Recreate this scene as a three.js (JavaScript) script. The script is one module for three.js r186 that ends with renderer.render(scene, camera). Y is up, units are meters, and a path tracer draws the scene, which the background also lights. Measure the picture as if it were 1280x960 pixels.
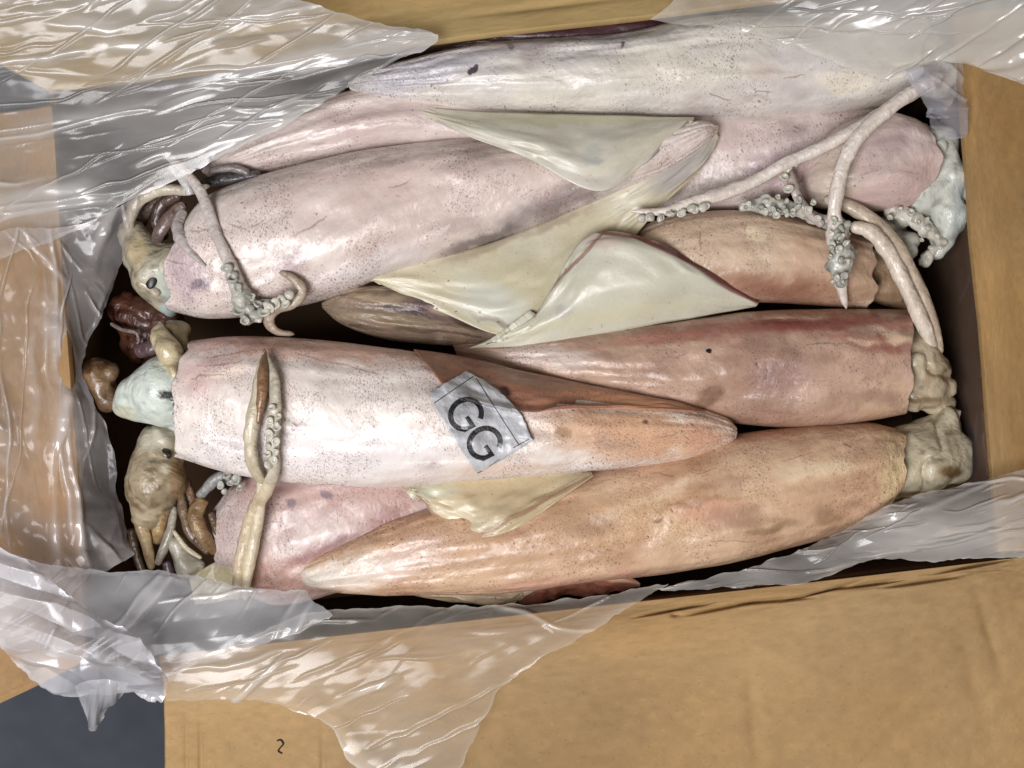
import * as THREE from 'three';
import { mergeGeometries } from 'three/addons/utils/BufferGeometryUtils.js';

// ---------------------------------------------------------------- camera, light, exposure
const RIM = 0.14, DIST = 0.70, EYE = RIM + DIST, PX = 0.0005;
const scene = new THREE.Scene();
scene.background = new THREE.Color().setRGB(0.06, 0.06, 0.062);
const camera = new THREE.PerspectiveCamera(2 * Math.atan(480 * PX / DIST) * 180 / Math.PI, 4 / 3, 0.05, 20);
camera.position.set(0, EYE, 0);
camera.up.set(0, 0, -1);
camera.lookAt(0, 0, 0);
const renderer = new THREE.WebGLRenderer({ antialias: true });
renderer.setSize(1024, 768);
renderer.toneMapping = THREE.LinearToneMapping;
renderer.toneMappingExposure = 1.04;
renderer.shadowMap.enabled = true;
function ceilingLamp(color, power, w, h, [x, y, z]) {
  const l = new THREE.RectAreaLight(color, power, w, h);
  l.position.set(x, y, z); l.lookAt(0, 0.1, 0); l.castShadow = true; scene.add(l);
}
ceilingLamp(0xfaf8fa, 16.8, 0.75, 0.5, [-0.42, 1.32, 0.42]);      // cool tubes overhead, a little to the left
ceilingLamp(0xffe4c4, 2.4, 1.0, 0.6, [1.2, 1.7, 0.4]);      // warm tubes on the right

// ---------------------------------------------------------------- helpers
let seed = 7;
const rnd = () => { seed = (seed + 0x6D2B79F5) | 0; let t = Math.imul(seed ^ (seed >>> 15), 1 | seed); t = (t + Math.imul(t ^ (t >>> 7), 61 | t)) ^ t; return ((t ^ (t >>> 14)) >>> 0) / 4294967296; };
const hash = (x, y, s) => { let h = (Math.imul(x, 374761393) + Math.imul(y, 668265263) + Math.imul(s, 1274126177)) | 0; h = Math.imul(h ^ (h >>> 13), 1274126177); return ((h ^ (h >>> 16)) >>> 0) / 4294967296; };
const sm = (t) => t * t * (3 - 2 * t);
function vn(x, y, s = 0) {                                  // value noise, -1..1
  const i = Math.floor(x), j = Math.floor(y), a = sm(x - i), b = sm(y - j);
  const p = hash(i, j, s), q = hash(i + 1, j, s), r = hash(i, j + 1, s), t = hash(i + 1, j + 1, s);
  return ((p + (q - p) * a) * (1 - b) + (r + (t - r) * a) * b) * 2 - 1;
}
const fbm = (x, y, s = 0, o = 4) => { let v = 0, a = 0.5, f = 1; for (let k = 0; k < o; k++) { v += a * vn(x * f, y * f, s + k * 17); f *= 2.03; a *= 0.5; } return v; };
function vn3(x, y, z, s = 0) { const k = Math.floor(z), a = sm(z - k); return vn(x, y, s + k * 131) * (1 - a) + vn(x, y, s + (k + 1) * 131) * a; }
const fbm3 = (x, y, z, s = 0, o = 3) => { let v = 0, a = 0.5, f = 1; for (let k = 0; k < o; k++) { v += a * vn3(x * f, y * f, z * f, s + k * 19); f *= 2.03; a *= 0.5; } return v; };
const clamp = (v, a = 0, b = 1) => Math.min(b, Math.max(a, v));
const step = (a, b, v) => sm(clamp((v - a) / (b - a)));
const lerp = (a, b, t) => a + (b - a) * t;
const P = (px, py, h) => { const s = PX * (EYE - h) / DIST; return new THREE.Vector3((px - 640) * s, h, (py - 480) * s); };
const toPx = (v) => { const s = PX * (EYE - v.y) / DIST; return [v.x / s + 640, v.z / s + 480]; };
const cr = (p0, p1, p2, p3, t) => 0.5 * (2 * p1 + (p2 - p0) * t + (2 * p0 - 5 * p1 + 4 * p2 - p3) * t * t + (3 * p1 - p0 - 3 * p2 + p3) * t * t * t);
function spline(arr, u) {                                   // Catmull-Rom through arrays of numbers
  const n = arr.length - 1, x = clamp(u) * n, i = Math.min(n - 1, Math.floor(x)), t = x - i;
  const b = arr[i], c = arr[i + 1], a = arr[i - 1] || b.map((v, k) => 2 * v - c[k]), d = arr[i + 2] || c.map((v, k) => 2 * v - b[k]);
  return b.map((_, k) => cr(a[k], b[k], c[k], d[k], t));
}
const used = {};
function numbered(name) { const n = used[name] = (used[name] ?? -1) + 1; return n ? `${name}_${String(n).padStart(3, '0')}` : name; }
function thing(name, label, category, at, group) {
  const o = new THREE.Group(); o.name = numbered(name); o.position.copy(at); scene.add(o);
  o.userData = { label, category }; if (group) o.userData.group = group;
  return o;
}
function part(name, geo, mat, parent, label) {              // geometry comes in world metres; the part keeps its thing's origin
  const off = new THREE.Vector3(); for (let q = parent; q && q !== scene; q = q.parent) off.add(q.position);
  geo.translate(-off.x, -off.y, -off.z);
  const m = new THREE.Mesh(geo, mat); m.name = name; m.castShadow = m.receiveShadow = true; if (label) m.userData.label = label;
  parent.add(m); return m;
}
function geom(pos, uv, idx, col, cs = 3, solid = true) {
  const g = new THREE.BufferGeometry();
  g.setAttribute('position', new THREE.Float32BufferAttribute(pos, 3));
  if (uv) g.setAttribute('uv', new THREE.Float32BufferAttribute(uv, 2));
  if (col) g.setAttribute('color', new THREE.Float32BufferAttribute(col, cs));
  if (solid) {                                                 // faces outward
    let vol = 0; for (let i = 0; i < idx.length; i += 3) { const a = idx[i] * 3, b = idx[i + 1] * 3, c = idx[i + 2] * 3; const ax = pos[a] - pos[0], ay = pos[a + 1] - pos[1], az = pos[a + 2] - pos[2], bx = pos[b] - pos[0], by = pos[b + 1] - pos[1], bz = pos[b + 2] - pos[2], cx = pos[c] - pos[0], cy = pos[c + 1] - pos[1], cz = pos[c + 2] - pos[2]; vol += ax * (by * cz - bz * cy) + ay * (bz * cx - bx * cz) + az * (bx * cy - by * cx); }
    if (vol < 0) for (let i = 0; i < idx.length; i += 3) { const t = idx[i]; idx[i] = idx[i + 1]; idx[i + 1] = t; }
  }
  g.setIndex(idx); g.computeVertexNormals(); return g;
}
const lin = (c) => c.map((v) => Math.pow(v / 255, 2.2));

// ---------------------------------------------------------------- textures
function dataTex(W, H, fill, srgb = true, rep = false) {
  const d = new Uint8Array(W * H * 4), c = [0, 0, 0];
  for (let j = 0; j < H; j++) for (let i = 0; i < W; i++) {
    fill((i + 0.5) / W, (j + 0.5) / H, c);
    const k = (j * W + i) * 4; d[k] = clamp(c[0], 0, 255); d[k + 1] = clamp(c[1], 0, 255); d[k + 2] = clamp(c[2], 0, 255); d[k + 3] = 255;
  }
  const t = new THREE.DataTexture(d, W, H, THREE.RGBAFormat); if (srgb) t.colorSpace = THREE.SRGBColorSpace;
  t.magFilter = THREE.LinearFilter; t.minFilter = THREE.LinearMipmapLinearFilter; t.generateMipmaps = true;
  if (rep) t.wrapS = t.wrapT = THREE.RepeatWrapping; else { t.wrapS = THREE.ClampToEdgeWrapping; t.wrapT = THREE.RepeatWrapping; }
  t.needsUpdate = true; return t;
}
const wetBump = dataTex(512, 512, (u, v, c) => {            // fine wet-skin relief, tiled by uv
  const tile = (x, y, n) => { const i = Math.floor(x), j = Math.floor(y), a = sm(x - i), b = sm(y - j), w = (p, q) => hash(((p % n) + n) % n, ((q % n) + n) % n, n); return (w(i, j) * (1 - a) + w(i + 1, j) * a) * (1 - b) + (w(i, j + 1) * (1 - a) + w(i + 1, j + 1) * a) * b; };
  const g = 255 * (0.62 * tile(u * 14, v * 14, 14) + 0.3 * tile(u * 36, v * 36, 36) + 0.08 * tile(u * 110, v * 110, 110)); c[0] = c[1] = c[2] = g;
}, false, true);
const bumpRep = (a, b) => { const t = wetBump.clone(); t.repeat.set(a, b); t.wrapS = t.wrapT = THREE.RepeatWrapping; t.needsUpdate = true; return t; };

// marks in the skin: {x, y, rx, ry, rot, c, a, soft} an oval stain; {l: [x1, y1, x2, y2], w, c, a} a scratch
function skinTex(W, H, where, o) {
  const s = o.seed, marks = (o.marks || []).map((m) => ({ ...m, ca: Math.cos((m.rot || 0) * Math.PI / 180), sa: Math.sin((m.rot || 0) * Math.PI / 180) }));
  if (o.axis) { // everyday wear: grazes and stains along the body
    let sd = s * 977; const r = () => { sd = (sd * 16807 + 11) % 2147483647; return sd / 2147483647; }; for (let k = 0; k < 5; k++) r();
    const [ax, ay, bx, by, hw] = o.axis, L = Math.hypot(bx - ax, by - ay), dx = (bx - ax) / L, dy = (by - ay) / L;
    for (let k = 0; k < L / 110; k++) { const t = r() * L, q = (r() * 2 - 1) * hw * 0.8, a = (r() - 0.5) * 0.4, l = 9 + r() * 20, x = ax + dx * t - dy * q, y = ay + dy * t + dx * q; marks.push({ l: [x, y, x + (dx - dy * a) * l, y + (dy + dx * a) * l], w: 0.9 + r() * 0.7, c: o.base.map((v, i) => v * [0.55, 0.42, 0.4][i]), a: 0.15 + 0.25 * r(), broken: r() < 0.5 }); }
    for (let k = 0; k < L / 40; k++) { const t = r() * L, q = (r() * 2 - 1) * hw * 0.85, dark = r() < 0.6, f = dark ? 0.72 : 1.07; marks.push({ x: ax + dx * t - dy * q, y: ay + dy * t + dx * q, rx: 8 + r() * 34, ry: 4 + r() * 12, ca: dx, sa: dy, c: o.base.map((v, i) => Math.min(244, v * f * (dark ? [1, 0.93, 0.93][i] : 1))), a: 0.2 + 0.35 * r(), soft: 0.9 }); }
  }
  const dens = o.dots ?? 0.5, dot = o.dot || [92, 70, 74], q = [0, 0], wob = o.wob ?? 5;
  return dataTex(W, H, (u, v, c) => {
    where(u, v, q); const x = q[0], y = q[1], X = x * 0.5, Y = y * 0.5;          // rest-pose millimetres
    const n1 = fbm(X / 42, Y / 30, s, 4), n2 = fbm(X / 11, Y / 9, s + 50, 4), n3 = vn(X / 1.1, Y / 1.1, s + 90);
    for (let k = 0; k < 3; k++) {
      let b = o.base[k];
      b = lerp(b, o.tint[k], clamp(0.5 + n1 * 1.5) * (o.tintA ?? 0.8));
      b += n2 * (o.mottle ?? 12) + n3 * 3; c[k] = b;
    }
    const wx = X + n2 * 5, wy = Y + fbm(X / 11 + 40, Y / 9, s + 70, 3) * 5;
    for (const m of marks) {
      let a = 0;
      if (m.l) {
        const [x1, y1, x2, y2] = m.l, dx = x2 - x1, dy = y2 - y1, xx = x + n2 * wob, yy = y + n2 * wob, t = clamp(((xx - x1) * dx + (yy - y1) * dy) / (dx * dx + dy * dy));
        a = 1 - step(0.35, 1, Math.hypot(xx - x1 - t * dx, yy - y1 - t * dy) / (m.w * (0.45 + 0.55 * Math.sin(Math.PI * clamp(t, 0.05, 0.95)))));
        if (m.broken) a *= step(-0.1, 0.25, vn(X / 3, Y / 3, s + 33));
      } else {
        const dx = wx * 2 - m.x, dy = wy * 2 - m.y, p = (dx * m.ca + dy * m.sa) / m.rx, r = (-dx * m.sa + dy * m.ca) / m.ry;
        a = 1 - step(1 - (m.soft ?? 0.6), 1 + (m.soft ?? 0.6) * 0.4, Math.sqrt(p * p + r * r) + n2 * 0.25);
      }
      if (a > 0) { a *= m.a; for (let k = 0; k < 3; k++) c[k] = lerp(c[k], m.c[k], a); }
    }
    const dn = dens * clamp(0.34 + 2.2 * fbm(X / 18, Y / 15, s + 200, 3));      // colour cells: small dark points
    for (let oct = 0; oct < 2; oct++) {
      const f = oct ? 2.3 : 0.95, rt = oct ? 0.5 : 1.1, gx = (X * Math.cos(rt) + Y * Math.sin(rt)) / f + n2 * 2.4, gy = (Y * Math.cos(rt) - X * Math.sin(rt)) / f + n1 * 2.4, i = Math.floor(gx), j = Math.floor(gy), hh = hash(i, j, s + 300 + oct);
      if (hh < dn) {
        const ox = 0.2 + 0.6 * hash(i, j, s + 301), oy = 0.2 + 0.6 * hash(i, j, s + 302), r = (oct ? 0.15 : 0.21) * (0.6 + 0.8 * hash(i, j, s + 303));
        const a = (1 - step(r * 0.6, r * 1.5, Math.hypot(gx - i - ox, gy - j - oy))) * (0.25 + 0.5 * hash(i, j, s + 304)) * (o.dotA ?? 0.8);
        for (let k = 0; k < 3; k++) c[k] = lerp(c[k], dot[k], a);
      }
    }
  });
}
const coatMap = dataTex(256, 256, (u, v, c) => { const tile = (x, y, n) => { const i = Math.floor(x), j = Math.floor(y), a = sm(x - i), b = sm(y - j), w = (p, q) => hash(p % n, q % n, n + 4); return (w(i, j) * (1 - a) + w(i + 1, j) * a) * (1 - b) + (w(i, j + 1) * (1 - a) + w(i + 1, j + 1) * a) * b; }; c[0] = c[1] = c[2] = 255 * step(0.4, 0.7, 0.6 * tile(u * 16, v * 16, 16) + 0.4 * tile(u * 48, v * 48, 48)); }, false, true);
coatMap.repeat.set(6, 4);
const coatRep = (a, b) => { const t = coatMap.clone(); t.repeat.set(a, b); t.needsUpdate = true; return t; };
const wet = (map, o = {}) => new THREE.MeshPhysicalMaterial({ map, roughness: 0.38, clearcoat: 0.42, clearcoatRoughness: 0.22, clearcoatMap: coatRep((o.rx || 9) * 0.7, (o.ry || 5) * 0.8), bumpMap: bumpRep(o.rx || 9, o.ry || 5), bumpScale: o.bump ?? 0.0004, ...(o.mat || {}) });
const wetVC = (o = {}) => new THREE.MeshPhysicalMaterial({ vertexColors: true, roughness: 0.45, clearcoat: 0.4, clearcoatRoughness: 0.25, ...o });
const FLESH = wetVC({ roughness: 0.36, clearcoat: 0.6, clearcoatRoughness: 0.16, clearcoatMap: coatRep(1, 1), bumpMap: bumpRep(1, 1), bumpScale: 0.0007 });

// ---------------------------------------------------------------- mantle: a tube through pairs of side points
function mantle(parent, st, o) {
  const N = Math.round((o.n || 150) * 1.7), M = 104, L = [], pos = [], uv = [], idx = [];
  const rings = [];
  for (let i = 0; i <= N; i++) rings.push(spline(st, i / N));
  const lipFirst = o.lip === 0, lipLast = o.lip === 1;
  const cs = [];
  const ax = P((st.at(-1)[0] + st.at(-1)[2]) / 2, (st.at(-1)[1] + st.at(-1)[3]) / 2, st.at(-1)[4]).sub(P((st[0][0] + st[0][2]) / 2, (st[0][1] + st[0][3]) / 2, st[0][4])).normalize();
  const add = (r, u, shrink, shiftTo, k) => {
    const [x1, y1, x2, y2, h, t] = r, a = P(x1, y1, h), b = P(x2, y2, h), c = a.clone().add(b).multiplyScalar(0.5), e = a.clone().sub(b).multiplyScalar(0.5 * shrink);
    if (shiftTo) c.add(shiftTo);
    const fr = lipFirst ? Math.exp(-u * 26) : lipLast ? Math.exp(-(1 - u) * 26) : 0;
    const len = e.length(), dir = e.clone().normalize();
    for (let j = 0; j <= M; j++) {
      const th = j / M * 2 * Math.PI, ct = Math.cos(th), sn = Math.sin(th), q = Math.pow(Math.abs(ct), 0.92) * Math.sign(ct), w = Math.pow(Math.abs(sn), 0.9) * Math.sign(sn);
      const nx = i0 => fbm(u * LEN / 45 + o.seed, Math.cos(th) * 1.6 + Math.sin(th) * 0.7 + 5, o.seed + i0, 3);
      const d = 1 + nx(1) * (o.lump ?? 0.13) + 0.012 * fbm(u * LEN / 4.5, th * 8, o.seed + 21, 2);
      const p = c.clone().addScaledVector(dir, q * len * lerp(1, d, 0.25)); p.y += w * t * shrink * d + fbm(u * LEN / 26, th * 5, o.seed + 3, 3) * 0.0016 - 0.0009 * Math.exp(-((vn(u * LEN / 70, th * 4, o.seed + 8) * 5) ** 2));
      if (fr > 0.01) p.addScaledVector(ax, fr * ((o.collar ?? 0.006) * fbm(Math.cos(th) * 1.5 + 9, Math.sin(th) * 1.5, o.seed + 40, 3) * 1.6 + (o.point || 0) * Math.exp(-(((th - Math.PI * 1) / 0.5) ** 2))));
      pos.push(p.x, p.y, p.z); uv.push(u, j / M);
    }
    cs.push(c);
  };
  const LEN = P((st.at(-1)[0] + st.at(-1)[2]) / 2, (st.at(-1)[1] + st.at(-1)[3]) / 2, 0.1).distanceTo(P((st[0][0] + st[0][2]) / 2, (st[0][1] + st[0][3]) / 2, 0.1)) * 1000;
  const P0 = (r) => P((r[0] + r[2]) / 2, (r[1] + r[3]) / 2, r[4]);
  let rows = 0;
  if (lipFirst) { const d = P0(rings[6]).sub(P0(rings[0])).normalize(); for (const [s, w] of [[0.5, 0.03], [0.86, 0.02], [0.9, 0.004], [0.95, 0]]) { add(rings[0], 0.001, s, d.clone().multiplyScalar(w)); rows++; } }
  for (let i = 0; i <= N; i++) { add(rings[i], i / N, 1); rows++; }
  if (lipLast) { const d = P0(rings[N - 6]).sub(P0(rings[N])).normalize(); for (const [s, w] of [[0.95, 0], [0.9, 0.004], [0.86, 0.02], [0.5, 0.03]]) { add(rings[N], 0.999, s, d.clone().multiplyScalar(w)); rows++; } }
  for (let i = 0; i < rows - 1; i++) for (let j = 0; j < M; j++) { const a = i * (M + 1) + j, b = a + M + 1; idx.push(a, b, a + 1, a + 1, b, b + 1); }
  const g = geom(pos, uv, idx), nm = g.attributes.normal;                       // weld the seam's shading
  for (let i = 0; i < rows; i++) { const a = i * (M + 1), b = a + M, x = nm.getX(a) + nm.getX(b), y = nm.getY(a) + nm.getY(b), z = nm.getZ(a) + nm.getZ(b), l = Math.hypot(x, y, z) || 1; nm.setXYZ(a, x / l, y / l, z / l); nm.setXYZ(b, x / l, y / l, z / l); }
  const where = (u, v, q) => { const r = rings[clamp(Math.round(u * N), 0, N)], r2 = rings[clamp(Math.floor(u * N), 0, N - 1)], r3 = rings[clamp(Math.floor(u * N) + 1, 1, N)], f = u * N - Math.floor(u * N), c = Math.cos(v * 2 * Math.PI), A = lerp(r2[0], r3[0], f), B = lerp(r2[1], r3[1], f), C = lerp(r2[2], r3[2], f), D = lerp(r2[3], r3[3], f), k = Math.abs(v - 0.25) < 0.25 ? 0 : 997; q[0] = (A + C) / 2 + (A - C) / 2 * c + k; q[1] = (B + D) / 2 + (B - D) / 2 * c; };
  const m = part('mantle', g, wet(skinTex(1152, 448, where, { ...o, axis: [(st[1][0] + st[1][2]) / 2, (st[1][1] + st[1][3]) / 2, (st.at(-1)[0] + st.at(-1)[2]) / 2, (st.at(-1)[1] + st.at(-1)[3]) / 2, 70] }), { rx: LEN / 38, ry: 5 }), parent); m.updateWorldMatrix(true, false); return m;
}
// ---------------------------------------------------------------- patch: a bicubic sheet over rows of control points [x, y, h]
function patchPoint(grid, u, v) { return spline(grid.map((r) => spline(r, u)), v); }
const ray = new THREE.Raycaster();
function onTop(px, py, meshes) {                            // where the sight line meets what lies there
  ray.set(camera.position, P(px, py, 0).sub(camera.position).normalize());
  scene.updateMatrixWorld(true);
  const hit = ray.intersectObjects(meshes, false)[0]; return hit ? hit.point.y : null;
}
function sheet(grid, o) {
  const nu = o.nu || 60, nv = o.nv || 40, pts = [], uv = [];
  for (let j = 0; j <= nv; j++) for (let i = 0; i <= nu; i++) {
    const u = i / nu, v = j / nv, q = patchPoint(grid, u, v);
    if (o.warp) o.warp(q, u, v);
    pts.push(P(q[0], q[1], q[2])); uv.push(u, v);
  }
  const W = nu + 1, nrm = [];
  for (let j = 0; j <= nv; j++) for (let i = 0; i <= nu; i++) {
    const a = pts[j * W + Math.min(nu, i + 1)].clone().sub(pts[j * W + Math.max(0, i - 1)]), b = pts[Math.min(nv, j + 1) * W + i].clone().sub(pts[Math.max(0, j - 1) * W + i]);
    const n = b.cross(a).normalize(); if (!(n.lengthSq() > 0.5)) n.set(0, 1, 0); if (n.y < 0) n.negate(); nrm.push(n);
  }
  if (o.disp) for (let j = 0; j <= nv; j++) for (let i = 0; i <= nu; i++) { const k = j * W + i; pts[k].addScaledVector(nrm[k], o.disp(i / nu, j / nv, toPx(pts[k]))); }
  return { pts, nrm, uv, nu, nv, W };
}
function thickGeo(S, th) {                                  // closed slab; th(u, v) its thickness
  const { pts, nrm, uv, nu, nv, W } = S, pos = [], U = uv.concat(uv), idx = [], n = pts.length;
  pts.forEach((p) => pos.push(p.x, p.y, p.z));
  pts.forEach((p, k) => { const t = th(uv[2 * k], uv[2 * k + 1]), q = p.clone().addScaledVector(nrm[k], -t); pos.push(q.x, q.y, q.z); });
  for (let j = 0; j < nv; j++) for (let i = 0; i < nu; i++) { const a = j * W + i, b = a + W; idx.push(a, b, a + 1, a + 1, b, b + 1, n + a, n + a + 1, n + b, n + a + 1, n + b + 1, n + b); }
  const edge = (a, b) => idx.push(a, b, n + a, b, n + b, n + a);
  for (let i = 0; i < nu; i++) { edge(i, i + 1); edge(nv * W + i + 1, nv * W + i); }
  for (let j = 0; j < nv; j++) { edge((j + 1) * W, j * W); edge(j * W + nu, (j + 1) * W + nu); }
  return geom(pos, U, idx);
}
function fin(parent, grid, o, name = 'fin') {
  const S = sheet(grid, { nu: 90, nv: 36, warp: o.warp, disp: (u, v, p) => fbm(u * 5, v * 3, o.seed, 3) * 0.0045 * clamp(v * 3) * clamp(u * 6) * clamp((1 - u) * 6) + fbm(u * 9, v * 4, o.seed + 5, 2) * 0.0006 + (o.frill ? Math.sin(u * 26 + 3 * vn(u * 6, 0, o.seed)) * 0.0012 * v * v : 0) });
  const g = thickGeo(S, (u, v) => 0.0006 + (o.th || 0.0035) * Math.pow(clamp(Math.min(u, 1 - u) * 8), 0.5) * Math.pow(clamp((1 - v) * 3.2), 0.5) * clamp(0.3 + v * 20));
  const where = (u, v, q) => { const p = patchPoint(grid, u, v); q[0] = p[0]; q[1] = p[1]; };
  return part(name, g, wet(skinTex(512, 256, where, { wob: 2, ...o }), { rx: 4, ry: 2, bump: 0.00012, mat: { transmission: 0.2 } }), parent, o.label);
}
// ---------------------------------------------------------------- tubes: arms, tentacles
function tubeGeo(list, o = {}) {                            // list of [x, y, h, r px]
  const N = o.n || list.length * 14, M = 12, pos = [], idx = [], col = [], cen = [], sd = o.seed || 1;
  for (let i = 0; i <= N; i++) cen.push(spline(list, i / N));
  const pt = cen.map((q) => P(q[0], q[1], q[2]));
  const base = o.c || [196, 184, 170], tint = o.c2 || [150, 128, 112];
  let nrm = new THREE.Vector3(0, 1, 0);
  for (let i = 0; i <= N; i++) {
    const tan = pt[Math.min(N, i + 1)].clone().sub(pt[Math.max(0, i - 1)]).normalize(); nrm = nrm.clone().addScaledVector(tan, -nrm.dot(tan)).normalize();
    const bi = tan.clone().cross(nrm), cap = Math.min(1, Math.sqrt(clamp(Math.min(i + 0.15, N - i + 0.15) / (N * 0.03 + 0.6))));
    const r = cen[i][3] * 0.84 * PX * cap * (1 + 0.07 * vn(i * 0.13, 2, sd));
    for (let j = 0; j < M; j++) {
      const th = j / M * 2 * Math.PI, k = 1 + 0.13 * vn3(i * 0.16, Math.cos(th) * 2, Math.sin(th) * 2, sd + 3);
      const p = pt[i].clone().addScaledVector(bi, Math.cos(th) * r * k).addScaledVector(nrm, Math.sin(th) * r * k * (o.flat || 0.85));
      pos.push(p.x, p.y, p.z);
      const t = clamp(0.35 + 1.1 * fbm3(i * 0.07, Math.cos(th), Math.sin(th), sd + 9)), c = lin(base.map((v, q) => lerp(v, tint[q], t * (o.mix ?? 0.7)) + vn(i * 0.9, j * 0.9, sd) * 6 + fbm3(i * 0.3, Math.cos(th) * 3, Math.sin(th) * 3, sd + 12, 2) * 26)); col.push(...c);
    }
  }
  for (let i = 0; i < N; i++) for (let j = 0; j < M; j++) { const a = i * M + j, b = i * M + (j + 1) % M; idx.push(a, a + M, b, b, a + M, b + M); }
  const uv = []; for (let n = 0; n < pos.length; n += 3) uv.push((pos[n] + pos[n + 1] * 0.5) * 30, (pos[n + 2] + pos[n + 1] * 0.5) * 30);
  return geom(pos, uv, idx, col);
}
const tube = (parent, name, list, o) => part(name, tubeGeo(list, o), FLESH, parent, o && o.label);
const SUCKS = [1, 2, 3, 4].map((k) => { const p = []; for (const [r, y] of k === 4 ? [[0.02, 0.75], [0.5, 0.7], [0.85, 0.4], [0.95, 0], [0.6, -0.5], [0.3, -0.9]] : [[0.02, 0.15], [0.4, 0.12], [0.56, 0.4], [0.78, 0.56], [1, 0.36], [0.95, 0], [0.6, -0.5], [0.3, -0.9]]) p.push(new THREE.Vector2(r, y)); const g = new THREE.LatheGeometry(p, 14), q = g.attributes.position; for (let i = 0; i < q.count; i++) { const x = q.getX(i), y = q.getY(i), z = q.getZ(i), d = 1 + 0.32 * vn3(x * 1.3 + 5, y * 1.3, z * 1.3, k * 9); q.setXYZ(i, x * d * (0.8 + 0.12 * k), y * d, z * d); } g.computeVertexNormals(); return g; });
const suckMat = new THREE.MeshPhysicalMaterial({ color: new THREE.Color(0xc2bfb2), roughness: 0.5, clearcoat: 0.4, clearcoatRoughness: 0.1 });
const suckGrey = new THREE.MeshPhysicalMaterial({ color: new THREE.Color(0xa5a59b), roughness: 0.5, clearcoat: 0.4, clearcoatRoughness: 0.1 });
function sucker(parent, x, y, h, r, mat = suckMat) {
  const m = new THREE.Mesh(SUCKS[Math.floor(rnd() * 4)], mat); m.name = 'sucker'; const off = new THREE.Vector3(); for (let q = parent; q && q !== scene; q = q.parent) off.add(q.position);
  m.position.copy(P(x, y, h)).sub(off); m.scale.set(r * PX * (0.8 + rnd() * 0.4), r * PX * (0.7 + rnd() * 0.5), r * PX * (0.8 + rnd() * 0.4)); m.rotation.set((rnd() - 0.5) * 1.3, rnd() * 6, (rnd() - 0.5) * 1.3); m.castShadow = m.receiveShadow = true; parent.add(m); return m;
}
function suckersAlong(parent, list, n, r, spread, mat) { for (let i = 0; i < n; i++) { const q = spline(list, (i + 0.5) / n), s = (i % 2 ? 1 : -1) * spread; sucker(parent, q[0] + s + (rnd() - 0.5) * 3, q[1] + (rnd() - 0.5) * 4, q[2], r * (0.75 + rnd() * 0.5), mat); } }
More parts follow.
